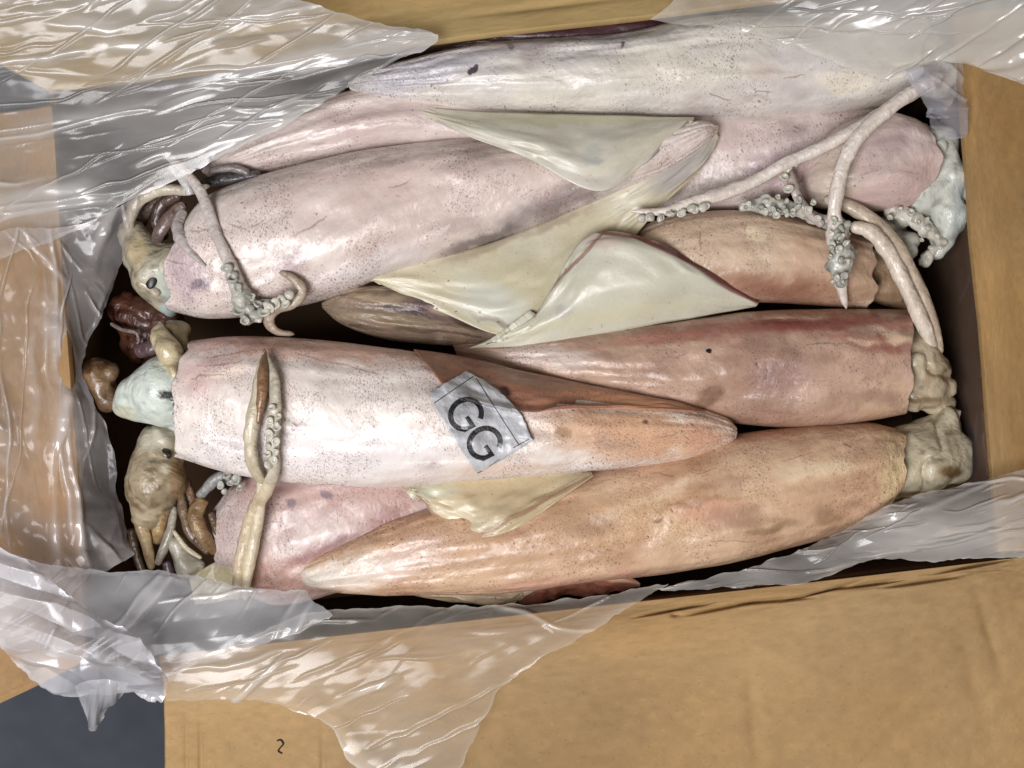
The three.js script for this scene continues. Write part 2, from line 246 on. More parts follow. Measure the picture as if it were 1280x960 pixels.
// ---------------------------------------------------------------- soft bodies: joined tapered capsules, meshed by surface nets
function blobGeo(caps, o = {}) {                            // caps: [x, y, h, r px, x2, y2, h2, r2]
  const cell = o.cell || 0.0017, k = o.k || 0.006, sd = o.seed || 1;
  const C = caps.map((c) => { const a = P(c[0], c[1], c[2]), ra = c[3] * PX; return c.length > 4 ? { a, ra, b: P(c[4], c[5], c[6]), rb: c[7] * PX } : { a, ra, b: a.clone().add(new THREE.Vector3(1e-5, 0, 0)), rb: ra }; });
  const lo = new THREE.Vector3(9, 9, 9), hi = new THREE.Vector3(-9, -9, -9);
  for (const c of C) for (const [p, r] of [[c.a, c.ra], [c.b, c.rb]]) { lo.min(p.clone().subScalar(r + 0.006)); hi.max(p.clone().addScalar(r + 0.006)); }
  const nx = Math.ceil((hi.x - lo.x) / cell), ny = Math.ceil((hi.y - lo.y) / cell), nz = Math.ceil((hi.z - lo.z) / cell), F = new Float32Array((nx + 1) * (ny + 1) * (nz + 1));
  const id = (i, j, l) => (l * (ny + 1) + j) * (nx + 1) + i, na = (o.amp ?? 0.002) * 0.65, nf = (o.freq || 110) * 0.75, fl = o.flat || 1;
  for (let l = 0; l <= nz; l++) for (let j = 0; j <= ny; j++) for (let i = 0; i <= nx; i++) {
    const x = lo.x + i * cell, y = lo.y + j * cell, z = lo.z + l * cell; let d = 1;
    for (const c of C) {
      const bx = c.b.x - c.a.x, by = (c.b.y - c.a.y), bz = c.b.z - c.a.z, px = x - c.a.x, py = y - c.a.y, pz = z - c.a.z, t = clamp((px * bx + py * by + pz * bz) / (bx * bx + by * by + bz * bz));
      const e = Math.hypot(px - t * bx, (py - t * by) * fl, pz - t * bz) - lerp(c.ra, c.rb, t), hh = clamp(0.5 + 0.5 * (d - e) / k); d = lerp(d, e, hh) - k * hh * (1 - hh);
    }
    if (d > 0.009 || d < -0.009) { F[id(i, j, l)] = d; continue; }
    const rn = o.ridge ? vn3(x * 75, z * 75, y * 40, sd + 31) : 0;
    F[id(i, j, l)] = d + (o.ridge ? o.ridge * Math.exp(-rn * rn * 40) : 0) + fbm3(x * nf, z * nf, y * nf, sd, 3) * na * 2;
  }
  const V = new Int32Array(nx * ny * nz).fill(-1), pos = [], idx = [], vid = (i, j, l) => (l * ny + j) * nx + i;
  for (let l = 0; l < nz; l++) for (let j = 0; j < ny; j++) for (let i = 0; i < nx; i++) {
    let n = 0, sx = 0, sy = 0, sz = 0; const f = (a, b, c) => F[id(i + a, j + b, l + c)];
    const E = [[0,0,0,1,0,0],[0,1,0,1,1,0],[0,0,1,1,0,1],[0,1,1,1,1,1],[0,0,0,0,1,0],[1,0,0,1,1,0],[0,0,1,0,1,1],[1,0,1,1,1,1],[0,0,0,0,0,1],[1,0,0,1,0,1],[0,1,0,0,1,1],[1,1,0,1,1,1]];
    for (const e of E) { const p = f(e[0], e[1], e[2]), q = f(e[3], e[4], e[5]); if ((p < 0) !== (q < 0)) { const t = p / (p - q); sx += e[0] + (e[3] - e[0]) * t; sy += e[1] + (e[4] - e[1]) * t; sz += e[2] + (e[5] - e[2]) * t; n++; } }
    if (n) { V[vid(i, j, l)] = pos.length / 3; pos.push(lo.x + (i + sx / n) * cell, lo.y + (j + sy / n) * cell, lo.z + (l + sz / n) * cell); }
  }
  const quad = (a, b, c, d, flip) => { if (flip) idx.push(a, c, b, a, d, c); else idx.push(a, b, c, a, c, d); };
  for (let l = 1; l < nz; l++) for (let j = 1; j < ny; j++) for (let i = 1; i < nx; i++) {
    const s = F[id(i, j, l)] < 0;
    if (s !== F[id(i + 1, j, l)] < 0) quad(V[vid(i, j - 1, l - 1)], V[vid(i, j, l - 1)], V[vid(i, j, l)], V[vid(i, j - 1, l)], !s);
    if (s !== F[id(i, j + 1, l)] < 0) quad(V[vid(i - 1, j, l - 1)], V[vid(i - 1, j, l)], V[vid(i, j, l)], V[vid(i, j, l - 1)], !s);
    if (s !== F[id(i, j, l + 1)] < 0) quad(V[vid(i - 1, j - 1, l)], V[vid(i, j - 1, l)], V[vid(i, j, l)], V[vid(i - 1, j, l)], !s);
  }
  const col = [], base = o.c || [205, 200, 185], tint = o.c2 || [150, 130, 105], marks = o.marks || [], v3 = new THREE.Vector3();
  for (let n = 0; n < pos.length; n += 3) {
    v3.set(pos[n], pos[n + 1], pos[n + 2]); const [x, y] = toPx(v3), t = clamp(0.4 + 1.3 * fbm3(v3.x * 70, v3.z * 70, v3.y * 70, sd + 5)) * (o.mix ?? 0.6), g = vn3(v3.x * 900, v3.z * 900, v3.y * 900, sd) * 7 + clamp(vn3(v3.x * 260, v3.z * 260, v3.y * 260, sd + 77) * 3 - 0.9) * -34 + fbm3(v3.x * 190, v3.z * 190, v3.y * 190, sd + 78, 2) * 22, c = base.map((b, q) => lerp(b, tint[q], t) + g);
    for (const m of marks) { const e = Math.hypot((x - m.x) / m.rx, (y - m.y) / m.ry) + 0.3 * fbm(x / 12, y / 12, sd), a = m.a * (1 - step(1 - (m.soft ?? 0.5), 1.1, e)); for (let q = 0; q < 3; q++) c[q] = lerp(c[q], m.c[q], a); }
    col.push(...lin(c.map((q) => clamp(q, 2, 255))));
  }
  const uv = []; for (let n = 0; n < pos.length; n += 3) uv.push((pos[n] + pos[n + 1] * 0.5) * 22, (pos[n + 2] + pos[n + 1] * 0.5) * 22);
  return geom(pos, uv, idx, col);
}
const blob = (parent, name, caps, o) => part(name, blobGeo(caps, o), FLESH, parent, o && o.label);
const blackEye = new THREE.MeshPhysicalMaterial({ color: 0x0c0b0a, roughness: 0.4, clearcoat: 0.15, clearcoatRoughness: 0.3 });
function ball(parent, name, x, y, h, rx, ry, mat, rot = 0, tall = 0.6) { const g = new THREE.SphereGeometry(1, 24, 16); g.scale(rx * PX, Math.min(rx, ry) * PX * tall, ry * PX); g.rotateY(-rot * Math.PI / 180); const p = P(x, y, h); g.translate(p.x, p.y, p.z); return part(name, g, mat, parent); }

//@@STRUCT
// ---------------------------------------------------------------- floor
{
  const t = dataTex(1024, 1024, (u, v, c) => { const n = fbm(u * 60, v * 60, 5, 5), d = fbm(u * 9, v * 9, 8, 4), g = 1 + n * 0.22 + d * 0.3 + (vn(u * 400, v * 400, 3)) * 0.05; c[0] = 62 * g; c[1] = 66 * g; c[2] = 76 * g; }, true, true);
  const g = new THREE.PlaneGeometry(4, 4, 1, 1); g.rotateX(-Math.PI / 2);
  const f = new THREE.Mesh(g, new THREE.MeshStandardMaterial({ map: t, roughness: 0.8, bumpMap: t, bumpScale: 0.002 })); f.name = 'floor'; f.receiveShadow = true; f.userData = { kind: 'structure', label: 'dark blue grey concrete floor under the box', category: 'floor' }; scene.add(f);
}
// ---------------------------------------------------------------- carton
const TL = [68, 112], TR = [1192, -28], BR = [1250, 700], BL = [112, 830];
const kraft = (W, H, s, base, extra) => dataTex(W, H, (u, v, c) => {
  const asp = H / W, n = fbm(u * 5, v * 5 * asp, s, 5), sp = fbm(u * 90, v * 90 * asp, s + 9, 3), st = fbm(u * 4 + 3, v * 4 * asp, s + 20, 4), fleck = vn(u * 420, v * 420 * asp, s + 5), damp = step(0.12, 0.34, fbm(u * 3 + 7, v * 3 * asp, s + 60, 4)), g = 1 + n * 0.09 + sp * 0.07 + (fleck > 0.8 ? -0.07 : fleck < -0.8 ? 0.05 : 0) - damp * 0.05;
  c[0] = base[0] * g; c[1] = base[1] * g * (1 + st * 0.05); c[2] = base[2] * g * (1 + st * 0.14); if (extra) extra(u, v, c);
});
const board = (map, bump) => new THREE.MeshStandardMaterial({ map, roughness: 0.82, bumpMap: map, bumpScale: bump || 0.0008 });
const carton = thing('cardboard_box', 'open brown cardboard box packed with whole squid, its flaps folded outward', 'box', P(640, 400, 0));
{
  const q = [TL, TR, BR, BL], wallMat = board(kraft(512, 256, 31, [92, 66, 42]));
  const Y0 = 0.006, v = q.map((p) => P(p[0], p[1], RIM)), cen = v.reduce((a, b) => a.clone().add(b), new THREE.Vector3()).multiplyScalar(0.25);
  for (let k = 0; k < 4; k++) {
    const a = v[k], b = v[(k + 1) % 4], nu = 40, nv = 10, pts = [], nrm = [], uv = [], out = new THREE.Vector3(b.z - a.z, 0, a.x - b.x).normalize();
    if (out.dot(a.clone().sub(cen)) < 0) out.negate();
    for (let j = 0; j <= nv; j++) for (let i = 0; i <= nu; i++) { const u = i / nu, w = j / nv, p = a.clone().lerp(b, u); p.y = lerp(RIM - 0.001, Y0, w); p.addScaledVector(out, 0.006 * Math.sin(Math.PI * u) * Math.sin(Math.PI * w) + 0.002 * fbm(u * 5, w * 3, 70 + k, 3)); pts.push(p); nrm.push(out.clone().negate()); uv.push(u, w); }
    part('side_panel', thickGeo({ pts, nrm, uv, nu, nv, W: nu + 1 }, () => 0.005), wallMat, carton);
  }
  const s = new THREE.Shape(v.map((p) => new THREE.Vector2(p.x, -p.z))), g = new THREE.ExtrudeGeometry(s, { depth: 0.005, bevelEnabled: false }); g.rotateX(-Math.PI / 2);
  part('bottom_panel', g, wallMat, carton);
}
function flap(grid, o) {
  const S = sheet(grid, { nu: o.nu || 160, nv: o.nv || 90, disp: o.disp });
  return part('flap', thickGeo(S, () => 0.0045), board(kraft(1024, 512, o.seed, o.base, o.extra)), carton, o.label);
}
const groove = (p, x1, y1, x2, y2, w, d) => { const dx = x2 - x1, dy = y2 - y1, t = clamp(((p[0] - x1) * dx + (p[1] - y1) * dy) / (dx * dx + dy * dy)), e = Math.hypot(p[0] - x1 - t * dx, p[1] - y1 - t * dy); return -d * Math.exp(-e * e / (w * w)) * Math.sin(Math.PI * clamp(t, 0.04, 0.96)); };
{ // far flap
  flap([[[-300, -140, 0.10], [300, -180, 0.10], [800, -240, 0.10], [1150, -280, 0.10]], [[-80, 30, 0.13], [320, -10, 0.13], [800, -70, 0.13], [1160, -110, 0.13]], [[60, 112, 0.1425], [340, 78, 0.1435], [800, 20, 0.1435], [1190, -27, 0.1425]]],
    { seed: 41, base: [180, 152, 100], label: 'far flap of pale yellowish cardboard', disp: (u, v, p) => 0.002 * fbm(u * 6, v * 4, 4, 3) + groove(p, 560, 22, 820, -10, 5, 0.002) + groove(p, 150, 60, 520, 15, 4, 0.002) });
  // near flap: a crushed roll along the fold, then the board
  const kr = [];
  for (let k = 0; k < 7; k++) { const x = 790 + k * 62; kr.push([x, 772 - k * 9 + (k % 2) * 7, x + 105, 752 - k * 9 + (k % 3) * 6, 1.6 + (k % 3) * 0.5, 0.005]); }
  flap([[[198, 820, 0.1425], [420, 795, 0.1445], [700, 763, 0.1445], [960, 734, 0.1445], [1190, 707, 0.144], [1330, 690, 0.1425]], [[203, 850, 0.144], [420, 840, 0.147], [700, 806, 0.147], [960, 775, 0.148], [1190, 748, 0.147], [1335, 735, 0.144]], [[205, 905, 0.137], [420, 905, 0.138], [700, 890, 0.139], [960, 880, 0.139], [1190, 870, 0.138], [1340, 860, 0.137]], [[205, 1060, 0.112], [420, 1060, 0.112], [700, 1060, 0.112], [960, 1060, 0.112], [1190, 1060, 0.112], [1350, 1060, 0.112]]],
    { seed: 47, base: [164, 132, 88], nu: 420, nv: 260, label: 'near flap of brown cardboard with a crushed fold', disp: (u, v, p) => { let d = 0.0022 * fbm(u * 7, v * 5, 14, 4) + 0.0005 * fbm(p[0] / 26, p[1] / 26, 15, 3); for (const k of kr) d += groove(p, ...k); d += groove(p, 232, 874, 232, 1300, 1.8, 0.004) + groove(p, 250, 874, 251, 1300, 2.2, 0.004) + groove(p, 403, 900, 405, 1300, 2.6, 0.005) + groove(p, 838, 768, 850, 768, 3, 0.003) + groove(p, 935, 800, 950, 1000, 9, 0.0016) + groove(p, 1215, 720, 1260, 860, 8, 0.002) + groove(p, 1190, 760, 1250, 960, 12, 0.0015); return d; } });
  // right flap
  flap([[[1193, 20, 0.1425], [1207, 200, 0.144], [1226, 420, 0.1435], [1247, 690, 0.1425]], [[1250, 10, 0.142], [1262, 200, 0.142], [1280, 420, 0.142], [1296, 690, 0.142]], [[1420, 0, 0.12], [1430, 200, 0.12], [1440, 420, 0.12], [1450, 690, 0.12]]],
    { seed: 53, base: [164, 132, 86], label: 'right flap of brown cardboard', disp: (u, v, p) => 0.002 * fbm(u * 6, v * 3, 24, 3) });
  // left flap
  flap([[[64, 130, 0.1425], [80, 360, 0.144], [97, 600, 0.144], [108, 826, 0.1425]], [[0, 140, 0.14], [10, 360, 0.14], [20, 620, 0.14], [45, 858, 0.139]], [[-160, 150, 0.12], [-150, 360, 0.12], [-140, 660, 0.12], [-110, 930, 0.12]]],
    { seed: 59, base: [156, 122, 80], label: 'left flap of brown cardboard seen through film', disp: (u, v, p) => 0.002 * fbm(u * 6, v * 3, 34, 3) + groove(p, -60, 900, 80, 838, 3, 0.004) });
}
{ const flaps = carton.children.filter((c) => c.name === 'flap'); scene.updateMatrixWorld(true);
  const pts = [[346, 926], [351, 925], [354, 930], [350, 935], [348, 939], [353, 942]].map(([x, y]) => { const h = onTop(x, y, flaps) + 0.0006; return [x, y, h, 1.3]; });
  part('ink_mark', tubeGeo(pts, { c: [20, 18, 18], c2: [30, 26, 24], flat: 0.3 }), new THREE.MeshStandardMaterial({ vertexColors: true, roughness: 0.8 }), carton); }
//@@SQUID
const PINK = { base: [222, 211, 203], tint: [210, 191, 182] }, CREAM = [222, 214, 190], RED = [140, 78, 66], DARK = [70, 58, 60], PALE = [230, 222, 206], GREY = [150, 146, 150];
const scr = (l, w = 2.2, c = [124, 88, 76], a = 0.42) => ({ l, w: w * 0.6, c, a });
const sq = (name, label, x, y) => thing('squid', label, 'squid', P(x, y, 0.03), undefined);

// dark red-brown squid under the topmost one, mostly hidden
{
  const t = thing('squid', 'dark maroon squid mostly hidden between the topmost pale squid and far box edge', 'squid', P(700, 40, 0.05));
  mantle(t, [[540, 48, 540, 66, 0.108, 0.006], [590, 30, 590, 80, 0.11, 0.018], [690, 18, 690, 90, 0.112, 0.022], [790, 8, 790, 90, 0.112, 0.022], [860, 6, 860, 60, 0.108, 0.014], [890, 14, 890, 30, 0.105, 0.004]], { seed: 3, base: [86, 58, 62], tint: [60, 38, 44], dots: 0.3, mottle: 16 });
}
// squid C
const C = thing('squid', 'pale pink squid half under film, between the topmost squid and the eyed one', 'squid', P(640, 180, 0.05));
mantle(C, [[252, 214, 262, 222, 0.10, 0.006], [290, 178, 296, 224, 0.104, 0.018], [390, 128, 400, 206, 0.106, 0.026], [520, 104, 530, 192, 0.106, 0.028], [700, 110, 700, 235, 0.1, 0.028], [850, 120, 835, 262, 0.099, 0.028], [950, 128, 930, 264, 0.102, 0.03], [1030, 132, 985, 246, 0.106, 0.028], [1095, 134, 1030, 190, 0.104, 0.014], [1108, 136, 1066, 150, 0.102, 0.004]],
  { seed: 11, base: [214, 202, 196], tint: [202, 180, 174], dots: 0.55, marks: [{ x: 470, y: 165, rx: 80, ry: 25, rot: -8, c: [205, 180, 174], a: 0.5 }, { x: 380, y: 140, rx: 50, ry: 18, rot: -25, c: [205, 212, 200], a: 0.7 }, { x: 960, y: 220, rx: 40, ry: 25, c: [172, 140, 146], a: 0.5 }, { x: 920, y: 150, rx: 60, ry: 16, c: [190, 186, 184], a: 0.7 }] });
// squid G
const G = thing('squid', 'short pinkish squid at upper right with pale blue-white head by the wall', 'squid', P(1100, 230, 0.05));
mantle(G, [[994, 216, 994, 232, 0.112, 0.006], [1008, 186, 1008, 254, 0.116, 0.02], [1045, 158, 1045, 262, 0.12, 0.027], [1100, 142, 1100, 264, 0.122, 0.029], [1130, 148, 1130, 262, 0.121, 0.028], [1150, 158, 1154, 256, 0.12, 0.026]], { seed: 13, n: 90, lip: 1, base: [212, 194, 188], tint: [198, 172, 166], dots: 0.35, marks: [{ x: 1030, y: 230, rx: 32, ry: 36, c: [196, 186, 164], a: 0.7 }, { x: 1095, y: 190, rx: 30, ry: 14, rot: -20, c: [140, 118, 122], a: 0.45 }, scr([1056, 228, 1078, 221])] });
blob(G, 'head', [[1144, 184, 0.12, 26, 1150, 240, 0.12, 34], [1168, 184, 0.124, 28, 1182, 226, 0.124, 24], [1180, 226, 0.124, 26, 1186, 268, 0.12, 22], [1186, 268, 0.12, 22, 1172, 316, 0.116, 14], [1130, 306, 0.114, 22], [1112, 285, 0.108, 18]], { seed: 5, k: 0.007, amp: 0.0022, freq: 90, flat: 0.8, ridge: 0.0022, c: [214, 216, 206], c2: [180, 184, 176], mix: 0.7, marks: [{ x: 1196, y: 260, rx: 10, ry: 50, c: [166, 176, 174], a: 0.5 }, { x: 1150, y: 290, rx: 26, ry: 10, c: [150, 140, 130], a: 0.6 }] });
{ const ar = tube(G, 'arm', [[1105, 268, 0.124, 9], [1125, 262, 0.128, 9], [1150, 282, 0.126, 10], [1172, 300, 0.122, 8], [1160, 322, 0.12, 6]], { seed: 4, c: [214, 212, 200], c2: [164, 156, 142] });
  blob(G, 'club', [[1112, 268, 0.122, 8, 1146, 274, 0.126, 10], [1146, 274, 0.126, 10, 1172, 302, 0.122, 9], [1172, 302, 0.122, 8, 1158, 326, 0.118, 6]], { cell: 0.0011, k: 0.003, amp: 0.003, freq: 240, seed: 35, c: [206, 204, 192], c2: [150, 146, 134], mix: 0.8 });
  for (const [x, y, r] of [[1124, 262, 7], [1138, 266, 9], [1147, 278, 6], [1160, 285, 7], [1170, 296, 6], [1164, 310, 6], [1112, 272, 6], [1152, 300, 5], [1174, 310, 5]]) sucker(ar, x, y, 0.134, r * 0.6); }

// squid B
const B = thing('squid', 'large pink speckled squid with yellowish fin, a tentacle lying across its left end', 'squid', P(520, 270, 0.05));
const mB = mantle(B, [[236, 276, 214, 388, 0.112, 0.028], [264, 246, 262, 398, 0.115, 0.033], [322, 222, 330, 392, 0.117, 0.036], [410, 198, 410, 373, 0.118, 0.037], [500, 182, 490, 342, 0.118, 0.036], [590, 173, 580, 316, 0.118, 0.034], [690, 172, 664, 287, 0.118, 0.03], [780, 164, 752, 250, 0.124, 0.024], [838, 158, 826, 220, 0.13, 0.018], [876, 152, 872, 190, 0.134, 0.012], [896, 156, 896, 168, 0.135, 0.004]],
  { seed: 17, lip: 0, ...PINK, dots: 1.1, marks: [{ x: 690, y: 262, rx: 110, ry: 16, rot: -24, c: [96, 84, 88], a: 0.55, soft: 0.9 }, { x: 600, y: 306, rx: 60, ry: 8, rot: -20, c: [82, 72, 74], a: 0.6 }, { x: 470, y: 340, rx: 90, ry: 20, rot: -14, c: [232, 226, 226], a: 0.6 }, { x: 470, y: 240, rx: 140, ry: 34, rot: -8, c: [218, 194, 186], a: 0.6 }, { x: 250, y: 345, rx: 30, ry: 40, c: [176, 152, 158], a: 0.6 }, { x: 262, y: 358, rx: 9, ry: 8, c: [100, 84, 96], a: 0.7 }, { x: 272, y: 360, rx: 10, ry: 10, c: [96, 80, 92], a: 0.6 }, { x: 380, y: 330, rx: 24, ry: 14, rot: -40, c: [160, 140, 146], a: 0.5 }, scr([325, 296, 348, 288]), scr([374, 304, 420, 282], 2.4), scr([494, 248, 520, 238]), scr([300, 290, 325, 298]), scr([255, 300, 280, 296]), scr([228, 332, 250, 334]), scr([300, 330, 330, 328])] });
const finB = fin(B, [[[452, 340, 0.12], [525, 326, 0.121], [600, 308, 0.122], [680, 278, 0.124], [738, 252, 0.126], [808, 220, 0.136], [866, 184, 0.138], [894, 162, 0.137]], [[458, 348, 0.122], [540, 360, 0.125], [620, 370, 0.128], [700, 338, 0.128], [755, 284, 0.129], [815, 242, 0.135], [872, 200, 0.137], [897, 168, 0.136]], [[470, 352, 0.119], [560, 393, 0.123], [646, 420, 0.126], [735, 374, 0.122], [785, 306, 0.126], [828, 258, 0.133], [877, 212, 0.134], [899, 173, 0.134]]],
  { seed: 19, base: [220, 214, 190], tint: [206, 196, 160], dots: 0.04, mottle: 9, marks: [{ x: 620, y: 385, rx: 60, ry: 30, rot: 20, c: [216, 220, 210], a: 0.7 }, { x: 850, y: 205, rx: 60, ry: 24, rot: -44, c: [184, 178, 176], a: 0.85 }, { x: 640, y: 410, rx: 60, ry: 5, rot: 25, c: [130, 112, 98], a: 0.5 }, { x: 650, y: 292, rx: 120, ry: 10, rot: -20, c: [150, 132, 112], a: 0.5 }], label: 'yellowish inner side of the fin' });
blob(B, 'head', [[196, 342, 0.108, 34, 226, 340, 0.11, 42], [180, 318, 0.112, 28, 166, 292, 0.112, 18], [200, 368, 0.106, 18, 214, 388, 0.106, 10], [190, 345, 0.118, 24]], { seed: 8, flat: 0.85, ridge: 0.001, c: [190, 184, 164], c2: [150, 138, 112], marks: [{ x: 214, y: 385, rx: 14, ry: 26, c: [150, 178, 186], a: 0.7 }, { x: 172, y: 312, rx: 16, ry: 22, c: [190, 168, 122], a: 0.5 }, { x: 206, y: 355, rx: 18, ry: 24, c: [190, 204, 198], a: 0.6 }] });
{ const e = blob(B, 'eye', [[177, 336, 0.127, 7, 178, 352, 0.127, 7], [178, 352, 0.127, 7, 194, 366, 0.127, 6], [180, 332, 0.127, 5, 196, 326, 0.126, 4]], { cell: 0.001, k: 0.003, amp: 0.0006, seed: 2, c: [212, 204, 186], c2: [150, 130, 108] });
  ball(e, 'pupil', 190, 346, 0.1300, 8, 16, blackEye, 12, 0.45); }
tube(B, 'arm', [[166, 316, 0.112, 8], [160, 290, 0.12, 8], [166, 262, 0.126, 9], [184, 244, 0.13, 9], [208, 237, 0.132, 9], [236, 238, 0.13, 7], [262, 232, 0.126, 5]], { seed: 21, c: [198, 190, 172], c2: [160, 148, 130] });
tube(B, 'arm', [[160, 262, 0.116, 7], [172, 240, 0.12, 7], [196, 222, 0.124, 8], [224, 208, 0.126, 8], [250, 200, 0.124, 6]], { seed: 22, c: [150, 144, 136], c2: [110, 102, 96] });
tube(B, 'arm', [[230, 262, 0.135, 7], [222, 282, 0.14, 9], [228, 300, 0.144, 10], [242, 318, 0.147, 6], [257, 333, 0.149, 2]], { seed: 23, c: [188, 180, 176], c2: [146, 134, 132] });
tube(B, 'arm', [[192, 312, 0.118, 10], [200, 290, 0.116, 10], [216, 268, 0.12, 10], [232, 256, 0.128, 8]], { seed: 24, c: [130, 112, 104], c2: [80, 62, 58] });
{ const L = [[206, 190, 0.142, 6], [228, 212, 0.144, 7], [246, 232, 0.146, 8], [258, 258, 0.148, 9], [268, 286, 0.151, 9], [280, 314, 0.153, 9], [292, 342, 0.154, 11], [302, 368, 0.15, 12], [314, 392, 0.142, 12]];
  const tn = tube(B, 'tentacle', L, { seed: 25, c: [202, 192, 186], c2: [168, 156, 146], mix: 0.5, flat: 0.7 });
  suckersAlong(tn, [[284, 330, 0.158], [292, 350, 0.158], [300, 366, 0.154]], 5, 5, 3, suckGrey);
  blob(B, 'club', [[292, 344, 0.152, 8, 304, 374, 0.15, 11], [304, 374, 0.15, 11, 314, 392, 0.142, 15], [322, 384, 0.142, 9, 346, 380, 0.145, 7]], { cell: 0.0011, k: 0.003, amp: 0.0028, freq: 240, seed: 36, c: [190, 188, 178], c2: [132, 132, 124], mix: 0.8 });
  for (const [x, y, r] of [[304, 376, 8], [298, 390, 9], [311, 386, 9], [322, 380, 8], [320, 394, 9], [306, 400, 8], [314, 371, 7], [328, 390, 7]]) sucker(tn, x, y, 0.1505, r * 0.75, suckGrey);
  tube(B, 'tentacle', [[212, 206, 0.14, 7], [232, 228, 0.142, 7], [238, 244, 0.14, 6]], { seed: 26, c: [206, 206, 204], c2: [180, 178, 176] }); }
{ const L = [[349, 340, 0.15, 3], [366, 348, 0.15, 6], [378, 364, 0.148, 7], [366, 380, 0.147, 7], [346, 386, 0.144, 8], [336, 400, 0.14, 8], [346, 414, 0.137, 6], [368, 418, 0.134, 4]];
  const tn = tube(B, 'arm', L, { seed: 27, c: [182, 166, 148], c2: [128, 108, 92] });
  for (const [x, y, r] of [[352, 373, 6], [345, 380, 7], [337, 384, 7], [331, 392, 6], [358, 380, 5], [362, 368, 5]]) sucker(tn, x, y, 0.153, r); }

for (const [k, L, c, c2] of [[81, [[206, 300, 0.104, 9], [196, 276, 0.108, 10], [204, 254, 0.112, 9], [226, 244, 0.116, 7]], [96, 78, 70], [52, 40, 38]], [82, [[176, 282, 0.1, 8], [184, 262, 0.106, 9], [206, 246, 0.11, 8]], [120, 102, 90], [66, 52, 48]], [83, [[246, 232, 0.118, 8], [272, 226, 0.121, 9], [300, 222, 0.122, 8], [326, 218, 0.122, 6]], [92, 86, 86], [44, 42, 44]], [84, [[262, 214, 0.124, 5], [288, 210, 0.126, 6], [312, 216, 0.125, 5]], [150, 142, 138], [90, 84, 82]]]) tube(B, 'arm', L, { seed: k, c, c2 });

// squid D
const D = thing('squid', 'tan squid in the middle with a raised white fin rimmed in dark red', 'squid', P(760, 350, 0.05));
mantle(D, [[403, 378, 404, 386, 0.105, 0.004], [430, 362, 428, 406, 0.108, 0.012], [480, 357, 482, 424, 0.108, 0.018], [560, 368, 566, 432, 0.104, 0.019], [640, 396, 650, 434, 0.094, 0.014], [740, 320, 750, 420, 0.098, 0.022], [820, 276, 830, 400, 0.11, 0.029], [900, 264, 905, 382, 0.114, 0.03], [970, 268, 972, 378, 0.114, 0.03], [1034, 284, 1032, 382, 0.112, 0.028], [1080, 298, 1076, 388, 0.108, 0.026]],
  { seed: 23, lip: 1, base: [208, 184, 160], tint: [196, 164, 138], dots: 0.5, marks: [{ x: 520, y: 396, rx: 150, ry: 46, c: [122, 106, 90], a: 0.9, soft: 0.4 }, { x: 470, y: 400, rx: 70, ry: 8, rot: 6, c: [150, 136, 108], a: 0.6 }, { l: [430, 372, 620, 414], w: 5, c: [60, 46, 48], a: 0.7 }, { l: [440, 408, 600, 420], w: 4, c: [72, 58, 50], a: 0.6 }, { x: 540, y: 385, rx: 60, ry: 10, rot: 18, c: [86, 66, 70], a: 0.7 }, { x: 470, y: 376, rx: 50, ry: 8, c: [176, 156, 130], a: 0.7 }, { x: 955, y: 362, rx: 110, ry: 22, rot: 6, c: [132, 88, 70], a: 0.75, soft: 0.9 }, { x: 933, y: 298, rx: 14, ry: 12, c: [236, 216, 184], a: 0.85, soft: 0.5 }, { x: 1060, y: 340, rx: 30, ry: 50, c: [150, 120, 96], a: 0.5 }, scr([865, 322, 868, 298]), scr([960, 280, 1010, 290], 2)] });
fin(D, [[[586, 436, 0.122], [640, 434, 0.124], [690, 430, 0.126], [740, 421, 0.127], [795, 410, 0.128], [845, 401, 0.127], [890, 394, 0.125], [944, 384, 0.122]],
  [[604, 431, 0.125], [656, 416, 0.129], [700, 394, 0.137], [738, 368, 0.144], [785, 358, 0.148], [840, 364, 0.147], [888, 374, 0.14], [946, 382, 0.126]],
  [[620, 425, 0.128], [668, 396, 0.131], [700, 356, 0.137], [730, 318, 0.142], [772, 307, 0.147], [836, 328, 0.15], [888, 352, 0.145], [947, 381, 0.129]],
  [[634, 420, 0.128], [672, 391, 0.128], [696, 348, 0.132], [722, 307, 0.136], [758, 287, 0.14], [820, 302, 0.145], [884, 338, 0.143], [948, 380, 0.13]]],
  { seed: 29, th: 0.005, base: [224, 222, 206], tint: [214, 212, 192], dots: 0.02, mottle: 5, label: 'white fin, inner side up, with a dark red rim', marks: [{ x: 760, y: 395, rx: 150, ry: 12, rot: -9, c: [224, 220, 186], a: 0.5 }, { x: 760, y: 296, rx: 40, ry: 12, c: [206, 178, 170], a: 0.6 }, { l: [668, 395, 706, 335], w: 4, c: [150, 122, 106], a: 0.5 }, { l: [696, 350, 758, 287], w: 4, c: [150, 110, 96], a: 0.7 }, { l: [738, 287, 812, 299], w: 5, c: [120, 70, 60], a: 0.75 }, { l: [790, 294, 882, 334], w: 7, c: [116, 54, 48], a: 0.8 }, { l: [850, 319, 960, 384], w: 9, c: [104, 42, 40], a: 0.85 }, { x: 702, y: 388, rx: 10, ry: 7, c: [186, 176, 180], a: 0.5 }] });
blob(D, 'head', [[1080, 340, 0.106, 34, 1106, 352, 0.104, 32], [1106, 350, 0.106, 26, 1142, 385, 0.1, 18]], { seed: 9, c: [176, 148, 118], c2: [112, 88, 70], amp: 0.0025 });
